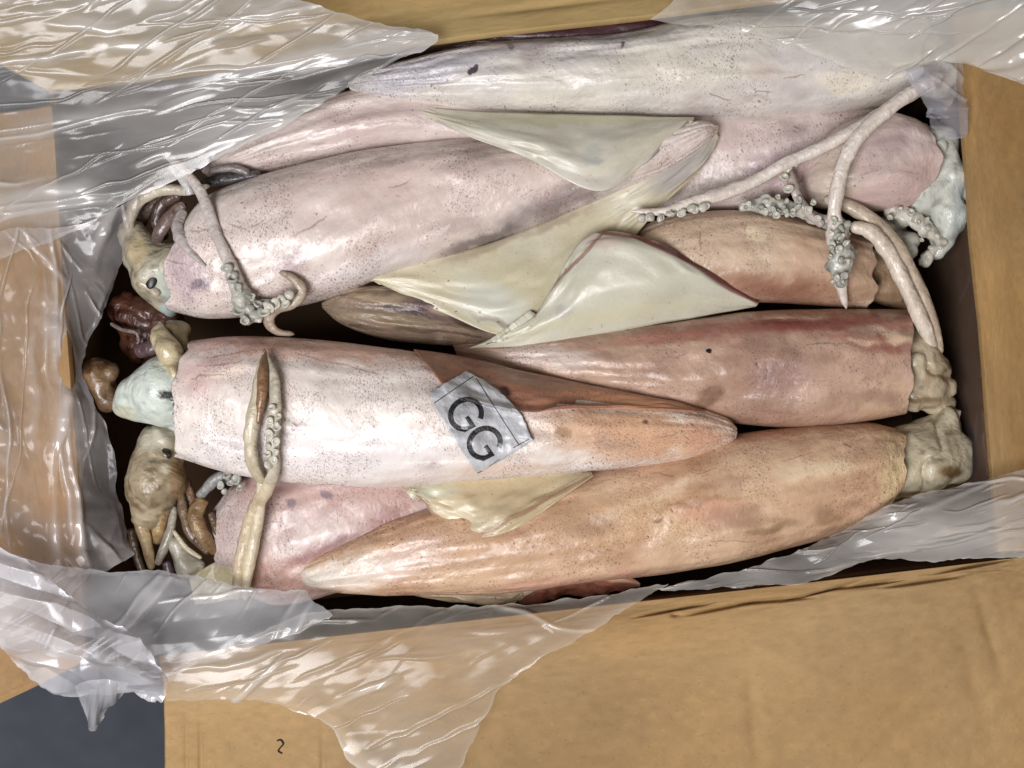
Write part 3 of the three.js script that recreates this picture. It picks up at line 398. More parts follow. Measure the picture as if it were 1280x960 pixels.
{ const g = tube(D, 'tentacle', [[1030, 248, 0.136, 7], [1060, 258, 0.14, 10], [1092, 278, 0.141, 12], [1122, 314, 0.14, 13], [1146, 362, 0.138, 13], [1166, 412, 0.132, 11], [1174, 446, 0.124, 8]], { seed: 31, n: 110, c: [200, 184, 164], c2: [160, 140, 118], mix: 0.5 });
  tube(D, 'tentacle', [[1062, 282, 0.144, 8], [1088, 290, 0.146, 11], [1112, 318, 0.145, 12], [1136, 366, 0.143, 12], [1158, 414, 0.136, 10], [1168, 442, 0.128, 7]], { seed: 32, n: 110, c: [224, 212, 196], c2: [190, 172, 152], mix: 0.5 }); }

// squid A
const A = thing('squid', 'topmost grey-white squid along the far side with two long pale tentacles', 'squid', P(820, 90, 0.06));
const mA = mantle(A, [[436, 104, 437, 111, 0.124, 0.004], [462, 90, 468, 122, 0.124, 0.013], [522, 74, 528, 134, 0.124, 0.02], [600, 57, 606, 140, 0.124, 0.025], [700, 50, 704, 143, 0.125, 0.028], [780, 44, 784, 144, 0.126, 0.03], [860, 27, 864, 146, 0.126, 0.031], [950, 20, 952, 145, 0.126, 0.031], [1050, 20, 1052, 139, 0.126, 0.031], [1142, 26, 1142, 124, 0.126, 0.029]],
  { seed: 37, lip: 1, base: [220, 214, 204], tint: [206, 200, 198], dots: 0.5, mottle: 10, marks: [{ x: 520, y: 100, rx: 100, ry: 22, rot: -10, c: [176, 174, 184], a: 0.7 }, { x: 700, y: 62, rx: 160, ry: 14, rot: -3, c: [156, 150, 156], a: 0.6 }, { x: 592, y: 100, rx: 7, ry: 5, rot: -30, c: [60, 54, 60], a: 0.85, soft: 0.3 }, { x: 634, y: 72, rx: 5, ry: 4, c: [80, 72, 76], a: 0.8 }, { x: 770, y: 74, rx: 3, ry: 4, c: [80, 72, 76], a: 0.8 }, { x: 940, y: 104, rx: 24, ry: 10, c: [190, 168, 160], a: 0.5 }, { x: 1040, y: 116, rx: 44, ry: 12, rot: 4, c: PALE, a: 0.85, soft: 0.5 }, { x: 840, y: 100, rx: 120, ry: 22, c: [226, 220, 202], a: 0.5 }, scr([935, 126, 956, 128]), scr([965, 110, 990, 106]), scr([880, 128, 905, 132])] });
fin(A, [[[436, 106, 0.126], [500, 128, 0.13], [580, 138, 0.135], [660, 141, 0.137], [735, 143, 0.138], [800, 145, 0.138], [868, 147, 0.137]],
  [[438, 111, 0.126], [506, 134, 0.132], [590, 158, 0.146], [668, 178, 0.154], [742, 192, 0.156], [806, 174, 0.152], [866, 150, 0.142]],
  [[440, 114, 0.124], [512, 138, 0.13], [592, 172, 0.143], [660, 198, 0.153], [745, 239, 0.155], [804, 206, 0.15], [862, 153, 0.142]]],
  { seed: 41, base: [226, 222, 208], tint: [214, 208, 186], dots: 0.03, mottle: 8, label: 'pale translucent triangular fin', marks: [{ x: 700, y: 148, rx: 140, ry: 10, c: [196, 194, 160], a: 0.6 }, { x: 740, y: 196, rx: 12, ry: 12, c: [190, 194, 190], a: 0.6 }, { l: [546, 151, 680, 222], w: 4, c: [170, 160, 154], a: 0.5 }, { l: [806, 207, 861, 153], w: 4, c: [130, 122, 120], a: 0.6 }] });
blob(A, 'head', [[1146, 78, 0.124, 40, 1176, 92, 0.122, 30], [1176, 92, 0.122, 26, 1192, 120, 0.116, 14]], { seed: 10, c: [214, 208, 190], c2: [176, 160, 120], flat: 0.8, marks: [{ x: 1150, y: 92, rx: 6, ry: 16, c: [110, 96, 60], a: 0.8 }] });
{ const L = [[1176, 100, 0.152, 9], [1140, 118, 0.157, 9], [1098, 144, 0.158, 9], [1058, 168, 0.157, 9], [1020, 188, 0.152, 9], [980, 206, 0.147, 9], [940, 228, 0.143, 10], [900, 243, 0.142, 10], [866, 252, 0.142, 9], [832, 264, 0.143, 7], [788, 264, 0.142, 4]];
  const tn = tube(A, 'tentacle', L, { seed: 33, n: 180, c: [222, 212, 202], c2: [190, 176, 164], mix: 0.5 });
  suckersAlong(tn, [[800, 274, 0.144], [828, 271, 0.146], [858, 264, 0.146], [888, 258, 0.146]], 13, 4.5, 2);
  const L2 = [[1182, 92, 0.154, 9], [1150, 108, 0.16, 10], [1114, 134, 0.163, 11], [1080, 164, 0.162, 11], [1058, 196, 0.159, 11], [1048, 230, 0.156, 11], [1043, 266, 0.152, 11], [1046, 292, 0.149, 14], [1048, 330, 0.146, 13], [1052, 362, 0.14, 8], [1058, 386, 0.132, 3]];
  const t2 = tube(A, 'tentacle', L2, { seed: 34, n: 200, c: [224, 214, 204], c2: [194, 180, 168], mix: 0.5 });
  blob(A, 'club', [[1048, 282, 0.148, 13, 1049, 330, 0.146, 15], [1038, 300, 0.144, 9, 1060, 318, 0.144, 10], [1049, 330, 0.146, 13, 1050, 352, 0.142, 8]], { cell: 0.0011, k: 0.003, amp: 0.003, freq: 260, seed: 33, c: [186, 186, 176], c2: [130, 130, 122], mix: 0.8 });
  for (let k = 0; k < 34; k++) sucker(t2, 1048 + (rnd() - 0.5) * 22, 274 + rnd() * 86, 0.154 + rnd() * 0.004, 1.8 + rnd() * 2.6, rnd() < 0.5 ? suckMat : suckGrey); }
// loose arm tips with suckers over the middle right
{ const ar = tube(G, 'arm', [[984, 206, 0.14, 5], [990, 226, 0.142, 7], [998, 248, 0.142, 7], [1012, 268, 0.14, 7], [1030, 282, 0.138, 6]], { seed: 35, c: [196, 184, 176], c2: [140, 128, 118] });
  for (const [x, y, r] of [[984, 210, 6], [980, 222, 5], [986, 236, 5], [994, 204, 4], [1010, 262, 5], [1022, 272, 5], [1016, 254, 4]]) sucker(ar, x, y, 0.147, r);
  const a2 = tube(G, 'arm', [[1000, 262, 0.134, 9], [972, 258, 0.137, 10], [950, 256, 0.137, 9], [930, 258, 0.135, 6]], { seed: 36, c: [196, 196, 188], c2: [150, 150, 142] });
  blob(G, 'club', [[930, 258, 0.134, 7, 960, 256, 0.136, 10], [960, 256, 0.136, 10, 996, 262, 0.134, 9], [1004, 268, 0.134, 7, 1034, 278, 0.135, 7]], { cell: 0.0011, k: 0.003, amp: 0.003, freq: 260, seed: 34, c: [200, 198, 186], c2: [144, 142, 132], mix: 0.8 });
  for (let k = 0; k < 26; k++) sucker(a2, 928 + rnd() * 72, 246 + rnd() * 24, 0.143 + rnd() * 0.003, 1.8 + rnd() * 2.8, rnd() < 0.5 ? suckMat : suckGrey); }

// squid J
const J = thing('squid', 'pinkish tan squid at right of centre with a red-brown streak along its upper side', 'squid', P(900, 460, 0.05));
mantle(J, [[566, 430, 572, 446, 0.106, 0.006], [640, 426, 650, 476, 0.11, 0.018], [730, 416, 740, 500, 0.113, 0.027], [830, 403, 845, 520, 0.115, 0.033], [930, 391, 940, 532, 0.116, 0.035], [1030, 387, 1030, 533, 0.116, 0.035], [1130, 388, 1124, 520, 0.115, 0.032]],
  { seed: 43, lip: 1, base: [190, 160, 140], tint: [168, 134, 116], dots: 0.7, mottle: 16, marks: [{ x: 960, y: 412, rx: 190, ry: 13, rot: -3, c: [132, 66, 56], a: 0.9, soft: 0.9 }, { x: 1060, y: 432, rx: 70, ry: 9, rot: 6, c: RED, a: 0.6, soft: 0.8 }, { x: 820, y: 425, rx: 90, ry: 9, rot: -8, c: [170, 112, 96], a: 0.5 }, { x: 1100, y: 424, rx: 34, ry: 8, rot: 14, c: [226, 198, 168], a: 0.8, soft: 0.5 }, { x: 1056, y: 431, rx: 18, ry: 5, rot: 2, c: [226, 198, 168], a: 0.8, soft: 0.5 }, { x: 680, y: 448, rx: 70, ry: 14, rot: 6, c: [222, 212, 208], a: 0.6 }, { x: 876, y: 443, rx: 4, ry: 4, c: [20, 14, 16], a: 1, soft: 0.3 }, { x: 960, y: 470, rx: 44, ry: 22, c: [142, 112, 112], a: 0.45 }, { x: 876, y: 494, rx: 18, ry: 10, rot: -40, c: [110, 80, 62], a: 0.6 }, { x: 930, y: 516, rx: 60, ry: 10, c: [150, 116, 100], a: 0.4 }, { x: 1100, y: 500, rx: 50, ry: 30, c: [206, 176, 142], a: 0.5 }, scr([990, 435, 1060, 437], 2), scr([832, 450, 850, 444], 2)] });
blob(J, 'head', [[1128, 452, 0.112, 48, 1150, 478, 0.11, 36], [1150, 478, 0.11, 34, 1178, 504, 0.108, 18], [1150, 440, 0.108, 22, 1140, 420, 0.108, 16]], { seed: 12, flat: 0.85, k: 0.012, amp: 0.0022, freq: 90, ridge: 0.003, c: [206, 194, 168], c2: [146, 128, 104], marks: [{ x: 1150, y: 500, rx: 30, ry: 5, c: [120, 100, 72], a: 0.7 }, { x: 1160, y: 470, rx: 5, ry: 20, c: [140, 118, 86], a: 0.5 }] });

// squid L
const Lq = thing('squid', 'pink squid at lower left under the labelled one, tan head and arms hanging', 'squid', P(380, 660, 0.05));
mantle(Lq, [[268, 636, 288, 728, 0.094, 0.02], [306, 596, 350, 756, 0.098, 0.03], [400, 560, 430, 738, 0.1, 0.032], [500, 540, 540, 706, 0.098, 0.03], [600, 540, 640, 690, 0.092, 0.022], [680, 560, 690, 640, 0.09, 0.006]], { seed: 47, lip: 0, base: [206, 188, 182], tint: [186, 154, 146], dots: 0.8, marks: [{ x: 350, y: 715, rx: 60, ry: 30, c: [190, 146, 128], a: 0.7 }, { x: 430, y: 668, rx: 90, ry: 12, rot: -26, c: [130, 84, 82], a: 0.7, soft: 0.9 }, { x: 376, y: 629, rx: 7, ry: 7, c: [120, 106, 116], a: 0.8, soft: 0.4 }, { x: 418, y: 614, rx: 7, ry: 6, c: [120, 106, 116], a: 0.7, soft: 0.4 }, scr([330, 724, 350, 722], 3, [150, 60, 50]), scr([318, 734, 348, 730], 3, [160, 70, 56])] });
fin(Lq, [[[236, 722, 0.11], [262, 706, 0.112], [290, 692, 0.114], [312, 684, 0.114]], [[240, 740, 0.108], [270, 730, 0.112], [300, 722, 0.116], [322, 716, 0.118]], [[244, 756, 0.104], [276, 752, 0.108], [306, 748, 0.112], [330, 742, 0.112]]], { seed: 49, base: [216, 206, 170], tint: [204, 190, 150], dots: 0.02, label: 'pale yellow flap of skin' });
blob(Lq, 'head', [[196, 556, 0.112, 26, 196, 600, 0.114, 36], [196, 600, 0.114, 36, 188, 640, 0.11, 24], [210, 548, 0.112, 20, 226, 558, 0.108, 14]], { seed: 14, flat: 0.85, ridge: 0.0012, c: [172, 158, 132], c2: [112, 96, 76], marks: [{ x: 190, y: 545, rx: 34, ry: 22, c: [196, 192, 176], a: 0.7 }, { x: 210, y: 586, rx: 12, ry: 8, c: [232, 222, 196], a: 0.8 }, { x: 222, y: 600, rx: 12, ry: 36, c: [150, 116, 80], a: 0.6 }] });
{ tube(Lq, 'arm', [[186, 600, 0.124, 5], [192, 626, 0.122, 8], [204, 650, 0.117, 6]], { seed: 58, c: [176, 152, 112], c2: [120, 94, 64] });
  ball(Lq, 'eye', 204, 567, 0.1240, 11, 8, new THREE.MeshPhysicalMaterial({ color: 0x2a1f18, roughness: 0.3, clearcoat: 0.5 }), 20, 0.6);
  tube(Lq, 'arm', [[172, 622, 0.116, 13], [176, 652, 0.116, 12], [184, 682, 0.114, 9], [190, 712, 0.11, 6]], { seed: 51, c: [178, 158, 120], c2: [112, 90, 64] });
  tube(Lq, 'arm', [[200, 628, 0.116, 16], [200, 650, 0.114, 13], [196, 680, 0.11, 8]], { seed: 52, c: [160, 134, 96], c2: [100, 78, 54] });
  tube(Lq, 'arm', [[218, 632, 0.112, 6], [214, 660, 0.114, 7], [204, 688, 0.114, 7], [196, 706, 0.112, 5]], { seed: 53, c: [160, 154, 140], c2: [120, 110, 96] });
  tube(Lq, 'arm', [[226, 616, 0.112, 6], [230, 642, 0.115, 8], [240, 668, 0.116, 8], [262, 692, 0.112, 6]], { seed: 54, c: [112, 92, 72], c2: [62, 48, 40] });
  tube(Lq, 'arm', [[254, 622, 0.114, 10], [244, 646, 0.117, 12], [256, 672, 0.116, 11], [270, 692, 0.11, 7]], { seed: 55, c: [142, 116, 82], c2: [78, 58, 42] });
  tube(Lq, 'arm', [[216, 662, 0.118, 3], [232, 684, 0.119, 4], [252, 698, 0.118, 3]], { seed: 56, c: [206, 196, 170], c2: [160, 146, 120] });
  for (const [k, L, c, c2] of [[85, [[164, 660, 0.104, 8], [170, 690, 0.106, 7], [180, 720, 0.104, 6]], [110, 92, 72], [62, 48, 40]], [86, [[208, 700, 0.106, 8], [216, 722, 0.106, 8], [236, 728, 0.104, 7]], [124, 104, 104], [70, 56, 60]], [87, [[232, 600, 0.106, 7], [238, 622, 0.109, 8], [232, 648, 0.11, 7]], [128, 100, 78], [70, 50, 42]], [88, [[262, 640, 0.11, 6], [272, 664, 0.112, 7], [284, 688, 0.11, 5]], [104, 84, 66], [58, 44, 38]]]) tube(Lq, 'arm', L, { seed: k, c, c2 });
  const w = blob(Lq, 'arm', [[222, 680, 0.11, 14, 236, 706, 0.108, 15], [236, 706, 0.11, 14, 250, 704, 0.11, 7]], { seed: 15, amp: 0.002, c: [196, 192, 176], c2: [150, 142, 126] });
  const gt = tube(Lq, 'arm', [[248, 622, 0.114, 7], [262, 606, 0.117, 8], [276, 596, 0.118, 9], [298, 600, 0.118, 8]], { seed: 57, c: [140, 140, 138], c2: [92, 92, 92] });
  for (const [x, y, r] of [[284, 594, 6], [296, 600, 7], [288, 604, 5], [276, 606, 5], [300, 610, 5], [280, 614, 4]]) sucker(gt, x, y, 0.124, r, suckGrey); }

// squid K
const K = thing('squid', 'peach coloured squid along the near side of the box, cream head at right', 'squid', P(740, 650, 0.06));
const mK = mantle(K, [[369, 712, 370, 724, 0.116, 0.004], [392, 692, 398, 737, 0.117, 0.015], [450, 664, 454, 742, 0.119, 0.023], [520, 638, 524, 743, 0.12, 0.028], [620, 611, 624, 741, 0.12, 0.032], [720, 592, 724, 728, 0.12, 0.034], [820, 566, 824, 717, 0.12, 0.035], [920, 543, 924, 699, 0.12, 0.035], [1010, 532, 1014, 677, 0.119, 0.034], [1080, 528, 1086, 652, 0.118, 0.032], [1112, 533, 1110, 632, 0.116, 0.03]],
  { seed: 53, lip: 1, base: [206, 174, 144], tint: [186, 148, 118], dots: 0.7, dot: [104, 66, 50], mottle: 15, marks: [{ x: 440, y: 712, rx: 80, ry: 26, rot: -14, c: [226, 216, 206], a: 0.8 }, { x: 400, y: 716, rx: 40, ry: 14, c: [228, 222, 210], a: 0.7 }, { x: 520, y: 690, rx: 60, ry: 24, rot: -20, c: [220, 198, 186], a: 0.6 }, { x: 810, y: 640, rx: 140, ry: 30, rot: -8, c: [216, 182, 140], a: 0.5 }, { x: 1000, y: 585, rx: 66, ry: 12, rot: -8, c: [226, 204, 172], a: 0.8, soft: 0.6 }, { x: 832, y: 606, rx: 40, ry: 7, rot: -22, c: [224, 200, 170], a: 0.6, soft: 0.7 }, { x: 760, y: 634, rx: 50, ry: 6, rot: -16, c: [222, 198, 170], a: 0.5 }, { x: 880, y: 630, rx: 50, ry: 18, c: [200, 142, 122], a: 0.5 }, { x: 950, y: 650, rx: 40, ry: 7, rot: -8, c: [130, 102, 74], a: 0.5 }, { x: 1014, y: 636, rx: 16, ry: 14, c: [128, 100, 76], a: 0.5 }, { x: 860, y: 622, rx: 60, ry: 5, rot: -6, c: [150, 118, 84], a: 0.4 }, { x: 1096, y: 585, rx: 16, ry: 60, c: [212, 194, 150], a: 0.7 }, { x: 900, y: 545, rx: 120, ry: 14, rot: -8, c: [206, 152, 124], a: 0.6 }, { x: 812, y: 640, rx: 5, ry: 4, c: [120, 90, 70], a: 0.7 }, { x: 700, y: 722, rx: 130, ry: 14, rot: -6, c: [204, 156, 136], a: 0.6 }, scr([1010, 542, 1030, 542]), scr([1045, 548, 1066, 545]), scr([965, 575, 1000, 564]), scr([860, 590, 885, 583]), scr([945, 694, 1000, 678], 2), scr([880, 668, 930, 664], 2)] });
blob(K, 'head', [[1108, 582, 0.114, 46, 1150, 576, 0.112, 42], [1150, 572, 0.112, 42, 1184, 566, 0.11, 26], [1184, 566, 0.11, 22, 1196, 590, 0.11, 14], [1168, 540, 0.112, 22, 1184, 522, 0.11, 14], [1186, 520, 0.11, 12, 1196, 548, 0.11, 10]], { seed: 16, flat: 0.85, k: 0.01, amp: 0.0022, freq: 90, ridge: 0.003, c: [214, 206, 182], c2: [156, 142, 116], marks: [{ x: 1190, y: 590, rx: 18, ry: 8, c: [110, 84, 54], a: 0.8 }, { x: 1140, y: 618, rx: 40, ry: 5, c: [110, 86, 56], a: 0.7 }, { x: 1136, y: 580, rx: 10, ry: 8, c: [176, 172, 138], a: 0.7 }] });
fin(K, [[[496, 734, 0.116], [560, 738, 0.116], [620, 735, 0.117], [668, 722, 0.117], [690, 718, 0.116]], [[506, 741, 0.112], [570, 748, 0.112], [628, 752, 0.112], [660, 738, 0.114], [692, 722, 0.114]], [[510, 743, 0.106], [575, 753, 0.105], [632, 759, 0.104], [656, 748, 0.106], [690, 724, 0.11]]], { seed: 59, base: [214, 196, 168], tint: [196, 172, 140], dots: 0.2 });
fin(K, [[[655, 728, 0.118], [690, 712, 0.122], [722, 708, 0.124], [752, 716, 0.123], [800, 730, 0.12]], [[652, 742, 0.112], [690, 730, 0.115], [726, 726, 0.116], [756, 730, 0.116], [800, 734, 0.114]], [[648, 755, 0.104], [690, 750, 0.105], [728, 745, 0.106], [760, 740, 0.108], [800, 736, 0.11]]], { seed: 61, frill: true, base: [182, 122, 100], tint: [140, 82, 68], dots: 0.5, label: 'torn red-brown edge of fin', marks: [{ l: [680, 716, 740, 712], w: 5, c: [226, 170, 150], a: 0.8 }, { l: [740, 713, 800, 731], w: 7, c: [226, 190, 160], a: 0.8 }] });

// squid H, on top, with the label
const H = thing('squid', 'big pink-white speckled squid carrying the paper label, white head at left', 'squid', P(560, 520, 0.06));
const mH = mantle(H, [[240, 425, 222, 570, 0.13, 0.03], [300, 420, 300, 594, 0.131, 0.037], [400, 424, 400, 607, 0.132, 0.039], [510, 438, 500, 609, 0.132, 0.039], [600, 458, 600, 601, 0.132, 0.037], [690, 480, 690, 593, 0.132, 0.034], [780, 494, 780, 585, 0.132, 0.029], [860, 506, 860, 573, 0.132, 0.022], [904, 520, 902, 560, 0.132, 0.013], [920, 533, 919, 549, 0.132, 0.004]],
  { seed: 67, lip: 0, base: [228, 219, 211], tint: [220, 206, 197], dots: 1.1, marks: [{ x: 430, y: 440, rx: 170, ry: 20, rot: 4, c: [214, 164, 140], a: 0.7, soft: 0.9 }, { x: 300, y: 430, rx: 70, ry: 12, c: [196, 136, 120], a: 0.6, soft: 0.9 }, { x: 270, y: 470, rx: 44, ry: 30, c: [206, 164, 158], a: 0.5 }, { x: 305, y: 469, rx: 34, ry: 8, rot: -8, c: [238, 222, 208], a: 0.9, soft: 0.35 }, { x: 420, y: 560, rx: 190, ry: 40, c: [236, 230, 230], a: 0.7 }, { x: 790, y: 540, rx: 130, ry: 40, rot: 4, c: [212, 166, 130], a: 0.9, soft: 0.6 }, { x: 880, y: 540, rx: 40, ry: 26, c: [206, 160, 132], a: 0.7 }, { x: 702, y: 538, rx: 14, ry: 5, rot: 18, c: [150, 110, 76], a: 0.6 }, { x: 798, y: 524, rx: 4, ry: 4, c: [110, 78, 66], a: 0.8 }, { x: 640, y: 580, rx: 80, ry: 10, c: [222, 190, 168], a: 0.5 }, scr([380, 446, 440, 458], 2.6), scr([440, 458, 480, 470], 2.4), scr([262, 462, 318, 452], 2.4), scr([255, 476, 300, 470], 2), scr([330, 600, 460, 606], 2.4), scr([270, 448, 330, 440], 2.2)] });
fin(H, [[[517, 436, 0.142], [580, 446, 0.142], [650, 463, 0.14], [740, 481, 0.139], [830, 497, 0.138], [884, 512, 0.138]], [[540, 462, 0.164], [590, 474, 0.162], [650, 488, 0.159], [730, 494, 0.154], [815, 501, 0.15], [878, 513, 0.146]], [[560, 490, 0.173], [600, 506, 0.172], [650, 517, 0.169], [704, 512, 0.165], [770, 506, 0.158], [868, 514, 0.151]]],
  { seed: 71, th: 0.003, base: [180, 132, 106], tint: [160, 108, 84], dots: 0.7, dot: [96, 50, 42], mottle: 16, label: 'reddish brown fin', marks: [{ x: 790, y: 498, rx: 110, ry: 14, rot: 8, c: [208, 156, 118], a: 0.6 }, { x: 632, y: 490, rx: 6, ry: 10, rot: -40, c: [60, 30, 30], a: 0.8 }, { l: [518, 438, 560, 488], w: 5, c: [160, 120, 90], a: 0.7 }, { x: 610, y: 455, rx: 100, ry: 7, rot: 12, c: [130, 76, 56], a: 0.6 }] });
fin(H, [[[498, 604, 0.134], [560, 602, 0.136], [620, 597, 0.138], [680, 592, 0.138], [738, 588, 0.136]], [[506, 612, 0.139], [552, 630, 0.143], [604, 640, 0.148], [662, 630, 0.151], [740, 592, 0.146]], [[520, 614, 0.136], [546, 648, 0.138], [594, 671, 0.148], [650, 658, 0.153], [741, 594, 0.149]]],
  { seed: 73, base: [220, 208, 176], tint: [206, 186, 148], dots: 0.15, mottle: 10, label: 'pale yellowish fin folded under', marks: [{ x: 540, y: 612, rx: 40, ry: 14, c: [206, 214, 196], a: 0.6 }, { l: [520, 616, 546, 648], w: 6, c: [150, 120, 96], a: 0.6 }, { l: [546, 648, 596, 670], w: 7, c: [136, 96, 72], a: 0.7 }, { l: [596, 670, 740, 595], w: 5, c: [150, 110, 84], a: 0.6 }] });
blob(H, 'head', [[170, 496, 0.127, 26, 206, 486, 0.13, 40], [206, 486, 0.13, 40, 236, 486, 0.126, 40], [156, 508, 0.124, 15, 200, 514, 0.126, 18], [214, 520, 0.122, 14, 226, 528, 0.122, 14]], { seed: 18, flat: 0.9, amp: 0.0012, c: [212, 220, 210], c2: [190, 198, 184], marks: [{ x: 150, y: 520, rx: 24, ry: 14, c: [206, 200, 168], a: 0.6 }, { x: 226, y: 500, rx: 9, ry: 20, c: [44, 46, 38], a: 0.9, soft: 0.3 }, { x: 212, y: 494, rx: 18, ry: 5, c: [30, 32, 28], a: 0.9, soft: 0.3 }] });
ball(H, 'eye', 191, 495, 0.1462, 9, 7, blackEye, 0, 0.5);
part('ink_smear', mergeGeometries([tubeGeo([[194, 495, 0.1475, 4], [204, 497, 0.1488, 4], [214, 496, 0.1495, 6], [222, 492, 0.149, 9]], { c: [34, 36, 30], c2: [20, 20, 18], flat: 0.35 }), tubeGeo([[222, 478, 0.149, 6], [224, 492, 0.149, 9], [223, 508, 0.148, 8], [218, 520, 0.1445, 4]], { c: [44, 48, 38], c2: [22, 22, 18], flat: 0.4, seed: 5 })]), FLESH, H);
blob(H, 'arm', [[200, 416, 0.132, 11, 210, 440, 0.142, 15], [210, 440, 0.142, 15, 222, 468, 0.146, 10], [204, 412, 0.132, 8, 200, 430, 0.14, 8]], { seed: 19, amp: 0.0022, freq: 160, ridge: 0.002, c: [214, 200, 166], c2: [140, 122, 92], label: 'ragged beige arm stump' });
blob(H, 'arm', [[222, 414, 0.13, 12, 226, 440, 0.134, 12], [212, 408, 0.128, 8, 230, 412, 0.128, 8]], { seed: 20, amp: 0.0015, c: [116, 104, 78], c2: [74, 64, 48] });
blob(H, 'arm', [[124, 468, 0.122, 22, 132, 500, 0.124, 14], [138, 464, 0.126, 10], [112, 470, 0.118, 14]], { seed: 21, amp: 0.0025, freq: 150, c: [126, 102, 76], c2: [74, 56, 42], label: 'curled brown arm tip' });
{ const s1 = [[331, 438, 0.165, 2], [325, 462, 0.172, 6], [322, 490, 0.175, 8], [317, 520, 0.176, 10], [313, 550, 0.174, 10], [316, 580, 0.168, 9], [328, 604, 0.158, 8]];
  tube(H, 'arm', [[331, 436, 0.163, 2], [329, 460, 0.173, 7], [328, 485, 0.177, 8], [325, 512, 0.178, 6], [322, 530, 0.178, 3]], { seed: 61, c: [140, 106, 78], c2: [96, 68, 50], label: 'brown leaf shaped arm tip' });
  tube(H, 'arm', s1, { seed: 62, c: [204, 194, 170], c2: [160, 146, 120] });
  const s2 = [[333, 442, 0.166, 2], [342, 470, 0.173, 7], [344, 500, 0.176, 9], [342, 530, 0.176, 10], [341, 560, 0.173, 9], [342, 586, 0.166, 9], [338, 604, 0.159, 9]];
  const t2 = tube(H, 'arm', s2, { seed: 63, c: [198, 190, 172], c2: [150, 140, 118] });
  suckersAlong(t2, [[344, 508, 0.1805], [342, 536, 0.1805], [340, 562, 0.177], [340, 582, 0.171]], 11, 4.6, 4, suckMat);
  tube(H, 'tentacle', [[340, 596, 0.162, 9], [333, 612, 0.154, 10], [322, 630, 0.146, 10], [312, 652, 0.14, 10], [304, 684, 0.136, 10], [299, 712, 0.134, 9], [296, 750, 0.13, 7]], { seed: 64, c: [206, 192, 164], c2: [164, 140, 112] });
  tube(H, 'tentacle', [[327, 600, 0.157, 7], [326, 620, 0.15, 8], [322, 650, 0.142, 9], [316, 684, 0.138, 9], [310, 716, 0.135, 8], [306, 750, 0.131, 6]], { seed: 65, c: [214, 202, 176], c2: [172, 150, 122] }); }
// a deep brown squid end in the gap at left
{ const t = thing('squid', 'brown red squid end deep in the dark gap at left, below the eye', 'squid', P(180, 410, 0.04));
  blob(t, 'head', [[164, 392, 0.094, 30, 206, 404, 0.098, 26], [176, 430, 0.09, 26, 210, 430, 0.094, 22]], { seed: 22, c: [84, 54, 42], c2: [44, 28, 24], ridge: 0.002, amp: 0.003 });
  tube(t, 'arm', [[138, 404, 0.108, 3], [152, 412, 0.112, 3], [170, 416, 0.114, 3], [174, 428, 0.112, 2]], { seed: 71, c: [130, 118, 112], c2: [90, 80, 76] });
  tube(t, 'arm', [[172, 440, 0.108, 12], [192, 434, 0.114, 12], [206, 430, 0.114, 10]], { seed: 72, c: [112, 92, 94], c2: [74, 58, 60] }); }
// dark filler squid below, seen only in the gaps
// melt water standing on the skin in tiny beads
{ const ms = []; scene.traverse((o) => { if (o.isMesh && (o.name === 'mantle' || o.name === 'fin')) ms.push(o); }); scene.updateMatrixWorld(true);
  const spots = [[500, 110, 90, 50, 60], [540, 395, 100, 26, 50], [330, 250, 80, 60, 30], [760, 420, 130, 14, 26], [480, 330, 90, 30, 30], [1000, 250, 120, 40, 26], [680, 700, 260, 40, 40], [320, 560, 80, 40, 26], [1000, 460, 120, 60, 26]], M4 = new THREE.Matrix4(), list = [];
  for (const [x, y, a, b, n] of spots) for (let k = 0; k < n * 0.6; k++) { const px = x + (rnd() - 0.5) * 2 * a, py = y + (rnd() - 0.5) * 2 * b, hgt = onTop(px, py, ms); if (hgt !== null && hgt > 0.1) { const r = (0.5 + rnd() * rnd() * 1.6) * PX, p = P(px, py, hgt); list.push([p, r]); } }
  const im = new THREE.InstancedMesh(new THREE.SphereGeometry(1, 10, 8), new THREE.MeshPhysicalMaterial({ color: 0xffffff, roughness: 0.04, transmission: 1, thickness: 0.001, ior: 1.33 }), list.length);
  list.forEach(([p, r], i) => im.setMatrixAt(i, M4.makeScale(r * 1.2, r * 0.7, r * 1.2).setPosition(p))); im.name = 'water_beads'; im.userData = { kind: 'stuff', label: 'tiny beads of melt water standing on the squid skin', category: 'water' }; scene.add(im); }
